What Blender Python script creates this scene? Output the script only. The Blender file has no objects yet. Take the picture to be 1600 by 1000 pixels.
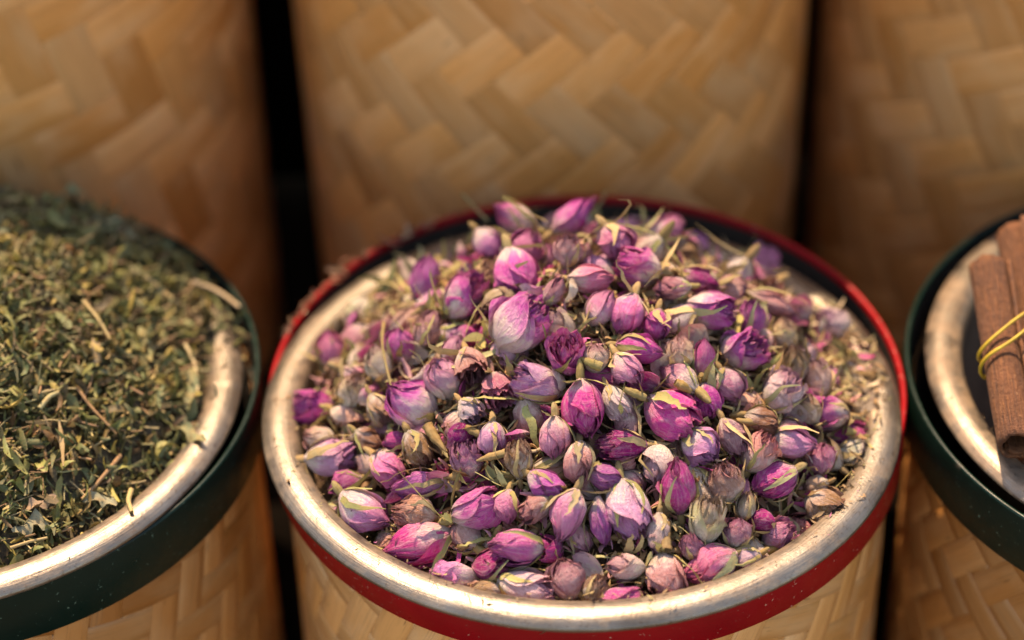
import bpy, math, random
import numpy as np
from mathutils import Vector, Matrix

R = math.radians
rng = np.random.default_rng(7)
random.seed(7)
SC = bpy.context.scene
COL = SC.collection

# ------------------------------------------------------------------ camera, sky, sun, exposure
H = 0.42                      # height of the front barrels' hoops above the platform
PITCH, ROLL, FPX, DIST = 0.67251, -0.03307, 3765.0, 1.0906
cp, sp = math.cos(PITCH), math.sin(PITCH)
cr, sr = math.cos(ROLL), math.sin(ROLL)
CAM = Vector((0, -DIST * cp, H + DIST * sp))
RIGHT = Vector((cr, sr * sp, sr * cp))
UP = Vector((-sr, cr * sp, cr * cp))
FWD = Vector((0, cp, -sp))
cam_data = bpy.data.cameras.new('camera')
cam = bpy.data.objects.new('camera', cam_data)
COL.objects.link(cam)
cam.matrix_world = Matrix(((RIGHT.x, UP.x, -FWD.x, CAM.x), (RIGHT.y, UP.y, -FWD.y, CAM.y), (RIGHT.z, UP.z, -FWD.z, CAM.z), (0, 0, 0, 1)))
cam_data.sensor_width = 36
cam_data.lens = FPX * 36 / 1600
cam_data.clip_start = 0.01
cam_data.clip_end = 200
cam_data.dof.use_dof = True
cam_data.dof.focus_distance = 0.978
cam_data.dof.aperture_fstop = 2.9
SC.camera = cam

SUN_EL, SUN_AZ = 61.0, 17.0     # azimuth measured from +Y (behind the barrels) towards -X (left)
world = bpy.data.worlds.new('World')
SC.world = world
world.use_nodes = True
wn = world.node_tree
wn.nodes.clear()
sky = wn.nodes.new('ShaderNodeTexSky')
sky.sky_type = 'NISHITA'
sky.sun_disc = False
sky.sun_elevation = R(SUN_EL)
sky.sun_rotation = R(-SUN_AZ)
sky.dust_density = 1.0
bg = wn.nodes.new('ShaderNodeBackground')
bg.inputs['Strength'].default_value = 0.13
wo = wn.nodes.new('ShaderNodeOutputWorld')
wn.links.new(sky.outputs[0], bg.inputs[0])
wn.links.new(bg.outputs[0], wo.inputs[0])
sun_data = bpy.data.lights.new('sun', 'SUN')
sun_data.energy = 2.9
sun_data.angle = R(1.2)
sun_data.color = (1.0, 0.87, 0.70)
sun = bpy.data.objects.new('sun', sun_data)
COL.objects.link(sun)
sdir = Vector((-math.sin(R(SUN_AZ)) * math.cos(R(SUN_EL)), math.cos(R(SUN_AZ)) * math.cos(R(SUN_EL)), math.sin(R(SUN_EL))))
sun.rotation_euler = sdir.to_track_quat('Z', 'Y').to_euler()
sun.location = (-1, 2, 3)
vs = SC.view_settings
vs.view_transform = 'Standard'
vs.look = 'None'
vs.gamma = 1
vs.exposure = 1.62
vs.use_white_balance = True
vs.white_balance_temperature = 8500
vs.white_balance_tint = 18
SC.render.engine = 'CYCLES'
SC.cycles.use_denoising = True
SC.cycles.max_bounces = 6
SC.cycles.diffuse_bounces = 4


def project(p):
    d = Vector(p) - CAM
    w = d.dot(FWD)
    return 800 + FPX * d.dot(RIGHT) / w, 500 - FPX * d.dot(UP) / w


def ray(px, py):
    return (RIGHT * (px - 800) + UP * (500 - py) + FWD * FPX).normalized()


def on_plane(px, py, z):
    d = ray(px, py)
    return CAM + d * ((z - CAM.z) / d.z)


# ------------------------------------------------------------------ helpers
def tag(o, label=None, cat=None, group=None, kind=None):
    if label: o['label'] = label
    if cat: o['category'] = cat
    if group: o['group'] = group
    if kind: o['kind'] = kind
    return o


def mesh_np(name, verts, faces, mat, smooth=True, uv=None, col=None):
    """verts (n,3); faces (m,k) array of equal size or list of lists"""
    me = bpy.data.meshes.new(name)
    verts = np.asarray(verts, dtype=np.float32)
    faces = np.asarray(faces, dtype=np.int32)
    m, k = faces.shape
    me.vertices.add(len(verts))
    me.vertices.foreach_set('co', verts.ravel())
    me.loops.add(m * k)
    me.loops.foreach_set('vertex_index', faces.ravel())
    me.polygons.add(m)
    me.polygons.foreach_set('loop_start', np.arange(0, m * k, k, dtype=np.int32))
    me.polygons.foreach_set('loop_total', np.full(m, k, dtype=np.int32))
    me.update(calc_edges=True)
    if smooth:
        me.polygons.foreach_set('use_smooth', np.ones(m, dtype=bool))
    if uv is not None:
        l = me.uv_layers.new(name='UVMap')
        l.data.foreach_set('uv', np.asarray(uv, dtype=np.float32)[faces.ravel()].ravel())
    if col is not None:
        a = me.color_attributes.new('pigment', 'FLOAT_COLOR', 'POINT')
        c = np.ones((len(verts), 4), dtype=np.float32)
        c[:, :3] = col
        a.data.foreach_set('color', c.ravel())
    me.materials.append(mat)
    me.update()
    return me


def link(name, me, parent=None, loc=None):
    o = bpy.data.objects.new(name, me)
    COL.objects.link(o)
    if parent is not None:
        o.parent = parent
    if loc is not None:
        o.location = loc
    return o


def empty(name, loc=(0, 0, 0)):
    o = bpy.data.objects.new(name, None)
    COL.objects.link(o)
    o.empty_display_size = 0.01
    o.location = loc
    return o


def grid_faces(nu, nv, wrap_u=False):
    f = []
    mu = nu if wrap_u else nu - 1
    for j in range(nv - 1):
        for i in range(mu):
            a = j * nu + i
            b = j * nu + (i + 1) % nu
            f.append((a, b, b + nu, a + nu))
    return f


_gf = {}
def gfaces(nu, nv, wrap=False):
    k = (nu, nv, wrap)
    if k not in _gf:
        _gf[k] = np.array(grid_faces(nu, nv, wrap), dtype=np.int32)
    return _gf[k]


def lathe(name, prof, n, mat, wobble=0.0, seed=0):
    """prof: list of (r,z)"""
    th = np.linspace(0, 2 * np.pi, n, endpoint=False)
    r_ = np.random.default_rng(seed)
    wob = np.ones(n)
    if wobble:
        for k in (2, 3, 5):
            wob += wobble * r_.normal() * np.cos(k * th + r_.uniform(0, 6.28)) / k
    V = []
    UVs = []
    acc = 0
    for k, (r, z) in enumerate(prof):
        if k: acc += math.hypot(r - prof[k - 1][0], z - prof[k - 1][1])
        V.append(np.stack([r * wob * np.cos(th), r * wob * np.sin(th), np.full(n, z)], 1))
        UVs.append(np.stack([th / 6.2832, np.full(n, acc * 10)], 1))
    return mesh_np(name, np.concatenate(V), gfaces(n, len(prof), True), mat, uv=np.concatenate(UVs))


def sinnoise(r_, k=5, f=3.0):
    """smooth pseudo noise on 2d arrays"""
    ph = r_.uniform(0, 6.28, (k, 2)); fr = r_.normal(0, f, (k, 2)); am = r_.uniform(.4, 1, k)
    am = am / am.sum()
    def fn(u, v):
        o = 0
        for i in range(k):
            o = o + am[i] * np.sin(fr[i, 0] * u + fr[i, 1] * v + ph[i, 0] + np.sin(fr[i, 1] * u * .7 + ph[i, 1]))
        return o
    return fn


# ------------------------------------------------------------------ materials
def new_mat(name):
    m = bpy.data.materials.new(name)
    m.use_nodes = True
    nt = m.node_tree
    nt.nodes.clear()
    out = nt.nodes.new('ShaderNodeOutputMaterial')
    b = nt.nodes.new('ShaderNodeBsdfPrincipled')
    nt.links.new(b.outputs[0], out.inputs[0])
    return m, nt, b, out


class N:
    """tiny node helper"""
    def __init__(s, nt): s.nt = nt
    def add(s, t, **kw):
        n = s.nt.nodes.new(t)
        for k, v in kw.items():
            setattr(n, k, v)
        return n
    def noise(s, vec, scale, detail=4, rough=.6, dist=0):
        n = s.add('ShaderNodeTexNoise')
        n.inputs['Scale'].default_value = scale
        n.inputs['Detail'].default_value = detail
        n.inputs['Roughness'].default_value = rough
        n.inputs['Distortion'].default_value = dist
        if vec is not None: s.nt.links.new(vec, n.inputs['Vector'])
        return n.outputs['Fac']
    def ramp(s, fac, stops):
        n = s.add('ShaderNodeValToRGB')
        e = n.color_ramp.elements
        while len(e) < len(stops): e.new(0.5)
        for i, (p, c) in enumerate(stops):
            e[i].position = p
            e[i].color = (*c, 1) if not isinstance(c, (int, float)) else (c, c, c, 1)
        s.nt.links.new(fac, n.inputs[0])
        return n.outputs[0]
    def mix(s, fac, a, b, mode='MIX'):
        n = s.add('ShaderNodeMix', data_type='RGBA', blend_type=mode)
        for sock, val in ((n.inputs[0], fac), (n.inputs[6], a), (n.inputs[7], b)):
            if hasattr(val, 'is_linked') or hasattr(val, 'links'):
                s.nt.links.new(val, sock)
            else:
                sock.default_value = val if isinstance(val, (int, float)) else (*val, 1)
        return n.outputs[2]
    def math(s, op, a, b=0.0, c=None, clamp=False):
        n = s.add('ShaderNodeMath', operation=op)
        n.use_clamp = clamp
        for i, val in enumerate((a, b) if c is None else (a, b, c)):
            if hasattr(val, 'links'): s.nt.links.new(val, n.inputs[i])
            else: n.inputs[i].default_value = val
        return n.outputs[0]
    def bump(s, h, strength, dist, to):
        n = s.add('ShaderNodeBump')
        n.inputs['Strength'].default_value = strength
        n.inputs['Distance'].default_value = dist
        s.nt.links.new(h, n.inputs['Height'])
        s.nt.links.new(n.outputs[0], to)
    def obj(s):
        return s.add('ShaderNodeTexCoord').outputs['Object']
    def uv(s):
        return s.add('ShaderNodeTexCoord').outputs['UV']
    def scaled(s, vec, sc):
        n = s.add('ShaderNodeMapping')
        n.inputs['Scale'].default_value = sc
        s.nt.links.new(vec, n.inputs[0])
        return n.outputs[0]
    def info(s):
        return s.add('ShaderNodeObjectInfo')


def mat_bamboo():
    m, nt, b, out = new_mat('split_bamboo')
    n = N(nt)
    inf = n.info()
    uv = n.uv()
    # per strip offset of the grain
    add = n.add('ShaderNodeVectorMath', operation='ADD')
    comb = n.add('ShaderNodeCombineXYZ')
    nt.links.new(n.math('MULTIPLY', inf.outputs['Random'], 37.0), comb.inputs[0])
    nt.links.new(n.math('MULTIPLY', inf.outputs['Random'], 91.0), comb.inputs[1])
    nt.links.new(uv, add.inputs[0]); nt.links.new(comb.outputs[0], add.inputs[1])
    v = add.outputs[0]
    fine = n.noise(n.scaled(v, (18, 900, 1)), 1.0, 5, .65)       # uv in metres: x along, y across
    mid = n.noise(n.scaled(v, (9, 220, 1)), 1.0, 3, .6)
    blot = n.noise(n.scaled(v, (22, 40, 1)), 1.0, 3, .55)
    base = n.ramp(inf.outputs['Random'], [(0.0, (.58, .265, .075)), (.2, (.72, .365, .12)), (.5, (.76, .40, .145)), (.8, (.83, .49, .22)), (1.0, (.64, .305, .09))])
    c = n.mix(n.ramp(mid, [(.35, 0.0), (.65, 1.0)]), base, (.40, .21, .075))
    c = n.mix(0.10, base, c)
    c = n.mix(n.ramp(fine, [(.52, 0.0), (.68, .55)]), c, (.22, .11, .035))
    c = n.mix(n.ramp(blot, [(.46, 0.0), (.70, .5)]), c, (.80, .56, .32))
    knots = n.noise(n.scaled(v, (60, 500, 1)), 1.0, 2, .5)
    c = n.mix(n.ramp(knots, [(.69, 0.0), (.75, .8)]), c, (.10, .05, .02))
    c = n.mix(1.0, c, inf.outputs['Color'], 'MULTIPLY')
    nt.links.new(c, b.inputs['Base Color'])
    b.inputs['Roughness'].default_value = .42
    b.inputs['Coat Weight'].default_value = .15
    b.inputs['Coat Roughness'].default_value = .3
    n.bump(fine, .35, .0006, b.inputs['Normal'])
    return m


def mat_paint(name, col, chip):
    m, nt, b, out = new_mat(name)
    n = N(nt)
    o = n.obj()
    c = n.mix(n.ramp(n.noise(o, 30, 3), [(.35, 0.0), (.75, 1.0)]), col, tuple(x * .72 for x in col))
    c = n.mix(n.ramp(n.noise(o, 420, 3), [(.66, 0.0), (.72, .75)]), c, chip)
    c = n.mix(n.ramp(n.noise(o, 55, 6, .7), [(.66, 0.0), (.74, .2)]), c, (.20, .14, .10))
    nt.links.new(c, b.inputs['Base Color'])
    nt.links.new(n.ramp(n.noise(o, 90, 4), [(.3, .26), (.7, .46)]), b.inputs['Roughness'])
    b.inputs['Specular IOR Level'].default_value = .2
    n.bump(n.noise(o, 260, 3), .12, .0006, b.inputs['Normal'])
    return m


def mat_steel(name='worn_steel', dirt=.5, lo=.52):
    m, nt, b, out = new_mat(name)
    n = N(nt)
    o = n.obj()
    uv = n.uv()
    brush = n.noise(n.scaled(uv, (40, 120, 1)), 1.0, 4, .6)
    cloud = n.noise(o, 28, 5, .65)
    c = n.mix(n.ramp(cloud, [(.3, 0.0), (.72, 1.0)]), (.30, .265, .215), (.15, .12, .09))
    sp_ = n.noise(o, 420, 5, .7)
    c = n.mix(n.ramp(sp_, [(.55, 0.0), (.66, dirt)]), c, (.12, .075, .045))
    big = n.noise(o, 70, 6, .7)
    dm = n.ramp(big, [(lo, 0.0), (lo + .15, dirt)])
    sepv = n.add('ShaderNodeSeparateXYZ')
    nt.links.new(uv, sepv.inputs[0])
    inner = n.ramp(n.math('ADD', sepv.outputs[1], n.math('MULTIPLY', n.math('SUBTRACT', big, .5), .45)), [(.135, 0.0), (.215, .8)])
    dm = n.math('MAXIMUM', dm, inner)
    c = n.mix(dm, c, n.mix(n.noise(o, 180, 4), (.10, .06, .035), (.36, .26, .17)))
    nt.links.new(c, b.inputs['Base Color'])
    met = n.math('SUBTRACT', .90, n.math('MULTIPLY', dm, .7), clamp=True)
    nt.links.new(met, b.inputs['Metallic'])
    nt.links.new(n.ramp(brush, [(.3, .30), (.7, .44)]), b.inputs['Roughness'])
    n.bump(n.math('ADD', brush, n.math('MULTIPLY', sp_, .9)), .3, .0006, b.inputs['Normal'])
    return m


def mat_petal():
    """pigment = object colour, alpha = how far the cream base reaches; uv.y runs base to tip"""
    m, nt, b, out = new_mat('dried_petal')
    n = N(nt)
    inf = n.info()
    uv = n.uv()
    sep = n.add('ShaderNodeSeparateXYZ')
    nt.links.new(uv, sep.inputs[0])
    add = n.add('ShaderNodeVectorMath', operation='ADD')
    comb = n.add('ShaderNodeCombineXYZ')
    nt.links.new(n.math('MULTIPLY', inf.outputs['Random'], 57.0), comb.inputs[0])
    nt.links.new(n.math('MULTIPLY', inf.outputs['Random'], 23.0), comb.inputs[2])
    nt.links.new(uv, add.inputs[0]); nt.links.new(comb.outputs[0], add.inputs[1])
    v = add.outputs[0]
    streak = n.noise(n.scaled(v, (16, 1.6, 1)), 1.0, 4, .6, .4)
    fine = n.noise(n.scaled(v, (46, 6, 1)), 1.0, 4, .65, .6)
    patch = n.noise(n.scaled(v, (2.4, 2.6, 1)), 1.0, 3, .55, .8)
    # cream base reaching up in streaks
    h = n.math('ADD', sep.outputs[1], n.math('MULTIPLY', n.math('SUBTRACT', streak, .5), .55))
    h = n.math('ADD', h, n.math('MULTIPLY', n.math('SUBTRACT', patch, .5), .9))
    t = n.math('SUBTRACT', h, inf.outputs['Alpha'])
    t = n.math('MULTIPLY_ADD', t, 2.4, .5, clamp=True)
    pig = inf.outputs['Color']
    light = n.mix(.5, pig, (.88, .68, .66))
    cream = n.mix(.85, pig, (.90, .80, .64))
    c = n.mix(n.ramp(t, [(0.0, 0.0), (.55, 1.0)]), cream, light)
    c = n.mix(n.ramp(t, [(.35, 0.0), (1.0, 1.0)]), c, pig)
    c = n.mix(n.ramp(streak, [(.48, 0.0), (.66, .55)]), c, light)
    mott = n.noise(n.scaled(v, (7, 9, 1)), 1.0, 5, .7, .5)
    c = n.mix(n.ramp(mott, [(.48, 0.0), (.72, .42)]), c, n.mix(.75, pig, (.90, .72, .68)))
    deep = n.mix(1.0, pig, (.62, .35, .62), 'MULTIPLY')
    edge = n.math('ADD', sep.outputs[1], n.math('MULTIPLY', n.math('SUBTRACT', fine, .5), .3))
    c = n.mix(n.ramp(edge, [(.86, 0.0), (1.02, .8)]), c, deep)
    c = n.mix(n.ramp(fine, [(.5, 0.0), (.8, .4)]), c, n.mix(1.0, pig, (.7, .5, .7), 'MULTIPLY'))
    spots = n.noise(n.scaled(v, (22, 22, 1)), 1.0, 2, .5)
    c = n.mix(n.ramp(spots, [(.70, 0.0), (.74, .75)]), c, (.20, .09, .05))
    c = n.mix(n.ramp(n.noise(n.scaled(v, (5, 5, 1)), 1.0, 4, .6), [(.62, 0.0), (.80, .5)]), c, (.48, .30, .17))
    ue = n.math('MULTIPLY', n.math('ABSOLUTE', n.math('SUBTRACT', sep.outputs[0], .5)), 2.0)
    rimm = n.math('MAXIMUM', ue, sep.outputs[1])
    rimm = n.math('ADD', rimm, n.math('MULTIPLY', n.math('SUBTRACT', patch, .5), .12))
    c = n.mix(n.ramp(rimm, [(.94, 0.0), (.99, .55)]), c, n.mix(.5, pig, (.62, .42, .30)))
    nt.links.new(c, b.inputs['Base Color'])
    b.inputs['Roughness'].default_value = .62
    b.inputs['Specular IOR Level'].default_value = .2
    n.bump(n.math('ADD', n.math('MULTIPLY', streak, .8), n.math('ADD', fine, n.math('MULTIPLY', mott, 1.4))), 1.0, .0016, b.inputs['Normal'])
    tr = n.add('ShaderNodeBsdfTranslucent')
    nt.links.new(c, tr.inputs[0])
    mx = n.add('ShaderNodeMixShader')
    mx.inputs[0].default_value = .14
    nt.links.new(b.outputs[0], mx.inputs[1]); nt.links.new(tr.outputs[0], mx.inputs[2])
    nt.links.new(mx.outputs[0], out.inputs[0])
    return m


def mat_leafy():
    """sepals, hips and stems: object colour with veins, freckles and browned edges"""
    m, nt, b, out = new_mat('dried_sepal')
    n = N(nt)
    inf = n.info()
    o = n.obj()
    uv = n.uv()
    pig = inf.outputs['Color']
    a = n.noise(n.scaled(uv, (14, 2, 1)), 1.0, 4, .6, .4)
    c = n.mix(n.ramp(a, [(.35, 0.0), (.7, .8)]), pig, n.mix(.5, pig, (.46, .37, .20)))
    c = n.mix(n.ramp(n.noise(o, 210, 4, .6), [(.45, 0.0), (.72, .75)]), c, n.mix(.7, pig, (.42, .24, .09)))
    c = n.mix(n.ramp(n.noise(o, 1500, 2), [(.64, 0.0), (.70, .7)]), c, (.12, .06, .025))
    nt.links.new(c, b.inputs['Base Color'])
    b.inputs['Roughness'].default_value = .75
    b.inputs['Specular IOR Level'].default_value = .15
    n.bump(n.noise(o, 900, 3), .5, .0006, b.inputs['Normal'])
    tr = n.add('ShaderNodeBsdfTranslucent')
    nt.links.new(c, tr.inputs[0])
    mx = n.add('ShaderNodeMixShader')
    mx.inputs[0].default_value = .12
    nt.links.new(b.outputs[0], mx.inputs[1]); nt.links.new(tr.outputs[0], mx.inputs[2])
    nt.links.new(mx.outputs[0], out.inputs[0])
    return m


def mat_pigment(name, rough=.7, scale=900, translucent=.1):
    m, nt, b, out = new_mat(name)
    n = N(nt)
    at = n.add('ShaderNodeAttribute', attribute_name='pigment')
    o = n.obj()
    c = n.mix(n.ramp(n.noise(o, scale, 4, .65), [(.38, 0.0), (.72, .7)]), at.outputs['Color'], n.mix(.6, at.outputs['Color'], (.30, .19, .08)))
    nt.links.new(c, b.inputs['Base Color'])
    b.inputs['Roughness'].default_value = rough
    b.inputs['Specular IOR Level'].default_value = .35
    n.bump(n.noise(o, scale * 1.3, 3), .5, .0005, b.inputs['Normal'])
    tr = n.add('ShaderNodeBsdfTranslucent')
    nt.links.new(c, tr.inputs[0])
    mx = n.add('ShaderNodeMixShader')
    mx.inputs[0].default_value = translucent
    nt.links.new(b.outputs[0], mx.inputs[1]); nt.links.new(tr.outputs[0], mx.inputs[2])
    nt.links.new(mx.outputs[0], out.inputs[0])
    return m


def mat_cinnamon():
    m, nt, b, out = new_mat('cinnamon_bark')
    n = N(nt)
    uv = n.uv()
    o = n.obj()
    inf = n.info()
    g = n.noise(n.scaled(uv, (90, 4, 1)), 1.0, 5, .65, .5)
    c = n.ramp(g, [(.3, (.035, .011, .003)), (.5, (.12, .038, .009)), (.72, (.23, .082, .020))])
    c = n.mix(n.ramp(n.noise(o, 110, 5, .7), [(.45, 0.0), (.7, .6)]), c, (.22, .075, .025))
    c = n.mix(n.ramp(n.noise(o, 600, 3), [(.63, 0.0), (.7, .5)]), c, (.36, .18, .08))
    nt.links.new(c, b.inputs['Base Color'])
    b.inputs['Roughness'].default_value = .7
    c2 = n.noise(o, 38, 5, .7)
    c = n.mix(n.ramp(c2, [(.50, 0.0), (.66, .6)]), c, (.07, .022, .008))
    nt.links.new(c, b.inputs['Base Color'])
    n.bump(n.math('ADD', g, n.noise(o, 420, 4)), 1.0, .0016, b.inputs['Normal'])
    return m


def mat_plain(name, col, rough=.6, col2=None, scale=60, metallic=0):
    m, nt, b, out = new_mat(name)
    n = N(nt)
    o = n.obj()
    c = n.mix(n.ramp(n.noise(o, scale, 5, .6), [(.35, 0.0), (.7, 1.0)]), col, col2 or tuple(x * .7 for x in col))
    nt.links.new(c, b.inputs['Base Color'])
    b.inputs['Roughness'].default_value = rough
    b.inputs['Metallic'].default_value = metallic
    n.bump(n.noise(o, scale * 4, 3), .3, .001, b.inputs['Normal'])
    return m


M_BAMBOO = mat_bamboo()
M_RED = mat_paint('red_enamel', (.30, .0035, .007), (.55, .30, .22))
M_GREEN = mat_paint('dark_green_enamel', (.001, .013, .0085), (.08, .14, .10))
M_STEEL = mat_steel('worn_steel', .6, .50)
M_STEEL_DIRTY = mat_steel('dusty_steel', 1.0, .42)
M_PETAL = mat_petal()
M_LEAFY = mat_leafy()
M_CRUMB = mat_pigment('rose_crumbs')
M_HERB = mat_pigment('crushed_herb', .6, 700, .08)
M_CINN = mat_cinnamon()
M_BAND = mat_plain('yellow_rubber', (.46, .31, .02), .5, (.36, .23, .015), 200)
M_LINER = mat_plain('dark_liner', (.03, .02, .012), .8)
M_GROUND = mat_plain('packed_earth', (.12, .085, .055), .9, (.08, .06, .04), 4)
M_WOOD = mat_plain('dark_stained_wood', (.008, .005, .003), .85, (.014, .009, .005), 12)
M_WOOD.node_tree.nodes['Principled BSDF'].inputs['Specular IOR Level'].default_value = .1
M_DARKSTEEL = mat_plain('shaded_steel', (.10, .07, .05), .5, (.05, .035, .025), 60, .4)  # dark base colour stands in for the shadow inside the right bowl
M_FILM = mat_plain('sticky_residue', (.13, .085, .05), .6, (.07, .04, .022), 130)


# ------------------------------------------------------------------ ground and stall platform
def box_mesh(name, x0, x1, y0, y1, z0, z1, mat):
    v = [(x, y, z) for z in (z0, z1) for y in (y0, y1) for x in (x0, x1)]
    f = [(0, 2, 3, 1), (4, 5, 7, 6), (0, 1, 5, 4), (2, 6, 7, 3), (0, 4, 6, 2), (1, 3, 7, 5)]
    return mesh_np(name, v, f, mat, smooth=False)


g = link('ground', mesh_np('ground', [(-60, -60, -.45), (60, -60, -.45), (60, 60, -.45), (-60, 60, -.45)], [(0, 1, 2, 3)], M_GROUND, False))
tag(g, kind='structure')
pl = link('platform', box_mesh('platform', -.9, .95, -.22, .62, -.446, 0, M_WOOD))
tag(pl, kind='structure')
STEP = 0.22
st = link('platform_step', box_mesh('platform_step', -.89, .94, .099, .61, .004, STEP, M_WOOD))
tag(st, kind='structure')
bb = link('sun_block_board', box_mesh('sun_block_board', -.9, .95, .400, .420, STEP + .002, H + .44, M_WOOD))  # added board; keeps sun out of the gaps between the back barrels
tag(bb, kind='structure')


# ------------------------------------------------------------------ barrels of woven bamboo
def weave(parent, r0, z0, z1, alpha, w, seed, tint, taper, arc=(-math.pi, math.pi)):
    r_ = np.random.default_rng(seed)
    Hb = z1 - z0
    U0, U1 = arc[0] * r0, arc[1] * r0
    th = .0003 if w < .018 else .00014      # the wider back-row strips lie almost flush
    relief = .00013 if w < .018 else .00014
    for fam in (0, 1):
        an = R(alpha) + (math.pi / 2 if fam else 0)
        a = np.array([math.cos(an), math.sin(an)])
        nn = np.array([-math.sin(an), math.cos(an)])
        corners = np.array([(U0, 0), (U1, 0), (U0, Hb), (U1, Hb)])
        q = corners @ nn
        i0, i1 = int(math.floor(q.min() / w)), int(math.ceil(q.max() / w))
        for i in range(i0, i1):
            qc = (i + .5) * w
            # clip the centre line against the rectangle
            lo, hi = -1e9, 1e9
            for k, (mn, mx) in enumerate(((U0, U1), (0, Hb))):
                if abs(a[k]) < 1e-6:
                    if not (mn <= qc * nn[k] <= mx): lo, hi = 1, 0
                    continue
                t1, t2 = (mn - qc * nn[k]) / a[k], (mx - qc * nn[k]) / a[k]
                lo, hi = max(lo, min(t1, t2)), min(hi, max(t1, t2))
            lo -= w * .6; hi += w * .6
            if hi - lo < w * 1.3: continue
            j0, j1 = int(math.floor(lo / w)), int(math.ceil(hi / w))
            js = np.arange(j0, j1)
            if fam == 0:
                ov = ((i + js) % 4) < 2
            else:
                ov = ~(((js - i - 1) % 4) < 2)       # complementary cells (b cell q -> a strip index)
            hgt = np.where(ov, 1.0, -1.0) * relief
            s = np.stack([(js + f_) * w for f_ in (.05, .35, .65, .95)], 1).ravel()
            hh = np.repeat(hgt, 4)
            wj = w * r_.uniform(.975, 1.0)
            off = r_.normal(0, .0003)
            cross = [(-.492 * wj, -th * 1.3), (-.475 * wj, 0.0), (-.17 * wj, 0.0), (.17 * wj, 0.0), (.475 * wj, 0.0), (.492 * wj, -th * 1.3)]
            V = []; UVs = []
            lift = r_.normal(0, .00005)
            for (cq, ch) in cross:
                P = s[:, None] * a + (qc + off + cq) * nn
                rad = r0 + hh + ch + lift
                ang = P[:, 0] / r0 - math.pi / 2
                z = np.clip(P[:, 1], 0, Hb) + z0
                rad = rad * (1 - taper * (1 - (z - z0) / Hb))
                V.append(np.stack([rad * np.cos(ang), rad * np.sin(ang), z], 1))
                UVs.append(np.stack([s, np.full(len(s), cq)], 1))
            me = mesh_np('bamboo_strip', np.concatenate(V), gfaces(len(s), len(cross)), M_BAMBOO, smooth=False, uv=np.concatenate(UVs))
            so = link('bamboo_strip', me, parent)
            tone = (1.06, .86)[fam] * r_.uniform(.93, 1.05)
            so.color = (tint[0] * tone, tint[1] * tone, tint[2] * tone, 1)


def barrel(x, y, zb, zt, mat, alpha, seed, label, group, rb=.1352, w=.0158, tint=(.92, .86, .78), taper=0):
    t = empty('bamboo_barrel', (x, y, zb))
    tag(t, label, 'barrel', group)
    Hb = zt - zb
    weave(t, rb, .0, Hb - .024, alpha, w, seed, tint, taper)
    ro = .1405
    Hb -= .0045
    prof = [(ro - .0042, Hb - .0287), (ro - .0006, Hb - .0289), (ro, Hb - .0281), (ro, Hb - .0012), (ro - .0004, Hb - .0003), (ro - .0013, Hb), (ro - .0022, Hb - .0004), (ro - .0026, Hb - .0014), (ro - .0027, Hb - .0034)]
    link('hoop', lathe('hoop', prof, 160, mat, .0008, seed), t)
    link('hoop_lining', lathe('hoop_lining', [(ro - .00272, Hb - .0034), (ro - .0029, Hb - .0060), (ro - .0030, Hb - .026)], 120, M_LINER), t)
    link('liner', lathe('liner', [(.0005, .004), ((rb - .003) * (1 - taper), .004), (rb - .0025, Hb - .03), (rb + .0005, Hb - .0225)], 72, M_LINER), t)
    return t


G_FRONT = 'woven bamboo barrels in the front row'
G_BACK = 'woven bamboo barrels in the back row'
FC = (.0315, -.0385); FL = (-.2535, -.0270); FR = (.3135, -.0440)
barrel(*FC, .004, H, M_RED, 67, 11, 'bamboo barrel with the red hoop, holding the bowl of rosebuds', G_FRONT)
barrel(*FL, .004, H, M_GREEN, 76, 12, 'bamboo barrel with a dark green hoop under the heap of dried green herb', G_FRONT, tint=(.60, .50, .40))  # darker tint puts the shade on this barrel into its bamboo colour
barrel(*FR, .004, H, M_GREEN, 52, 13, 'bamboo barrel with a dark green hoop holding the cinnamon sticks', G_FRONT, tint=(.56, .46, .36))  # shade on this side barrel is likewise carried by the darker tint
BC = (.0258, .2400); BL = (-.2670, .2500); BR = (.3046, .2410)
ZT = H + .215
barrel(*BC, STEP + .004, ZT, M_RED, 42, 21, 'blurred pale bamboo barrel standing right behind the rosebud bowl', G_BACK, tint=(1.0, .86, .72), taper=.045, rb=.1366, w=.0210)
barrel(*BL, STEP + .004, ZT, M_GREEN, 14, 22, 'blurred bamboo barrel behind the heap of dried green herb', G_BACK, tint=(1.0, .85, .70), taper=.03, rb=.1362, w=.0230)
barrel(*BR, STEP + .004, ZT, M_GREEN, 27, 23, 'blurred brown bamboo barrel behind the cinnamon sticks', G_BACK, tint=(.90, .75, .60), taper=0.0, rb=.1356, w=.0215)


# ------------------------------------------------------------------ steel bowls
def bowl(x, y, z, mat, label, tilt=0.0, roll=0.0, ro=.1385, depth=.05, seed=1, bmat=None):
    t = empty('steel_bowl', (x, y, z))
    t.rotation_euler = (tilt, roll, 0)
    tag(t, label, 'bowl', 'steel bowls set into the barrels')
    rim = [(ro - .0022, -.0062), (ro - .0008, -.0058), (ro, -.0048), (ro - .0001, -.0036), (ro - .0008, -.0029), (ro - .0018, -.0021),
           (ro - .0030, -.0013), (ro - .0050, -.0005), (ro - .0075, -.0001), (ro - .0105, -.0003), (ro - .0130, -.0010), (ro - .0148, -.0022), (ro - .0160, -.0044), (ro - .0166, -.0080)]
    link('rim', lathe('rim', rim, 192, mat, .0009, seed), t)
    basin = [(ro - .0166, -.0080), (ro - .0185, -.020), (ro - .0240, -.034), (ro - .034, depth * -.95), (ro - .05, -depth), (.001, -depth - .001)]
    link('basin', lathe('basin', basin, 96, bmat or mat, .0, seed), t)
    return t


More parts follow.
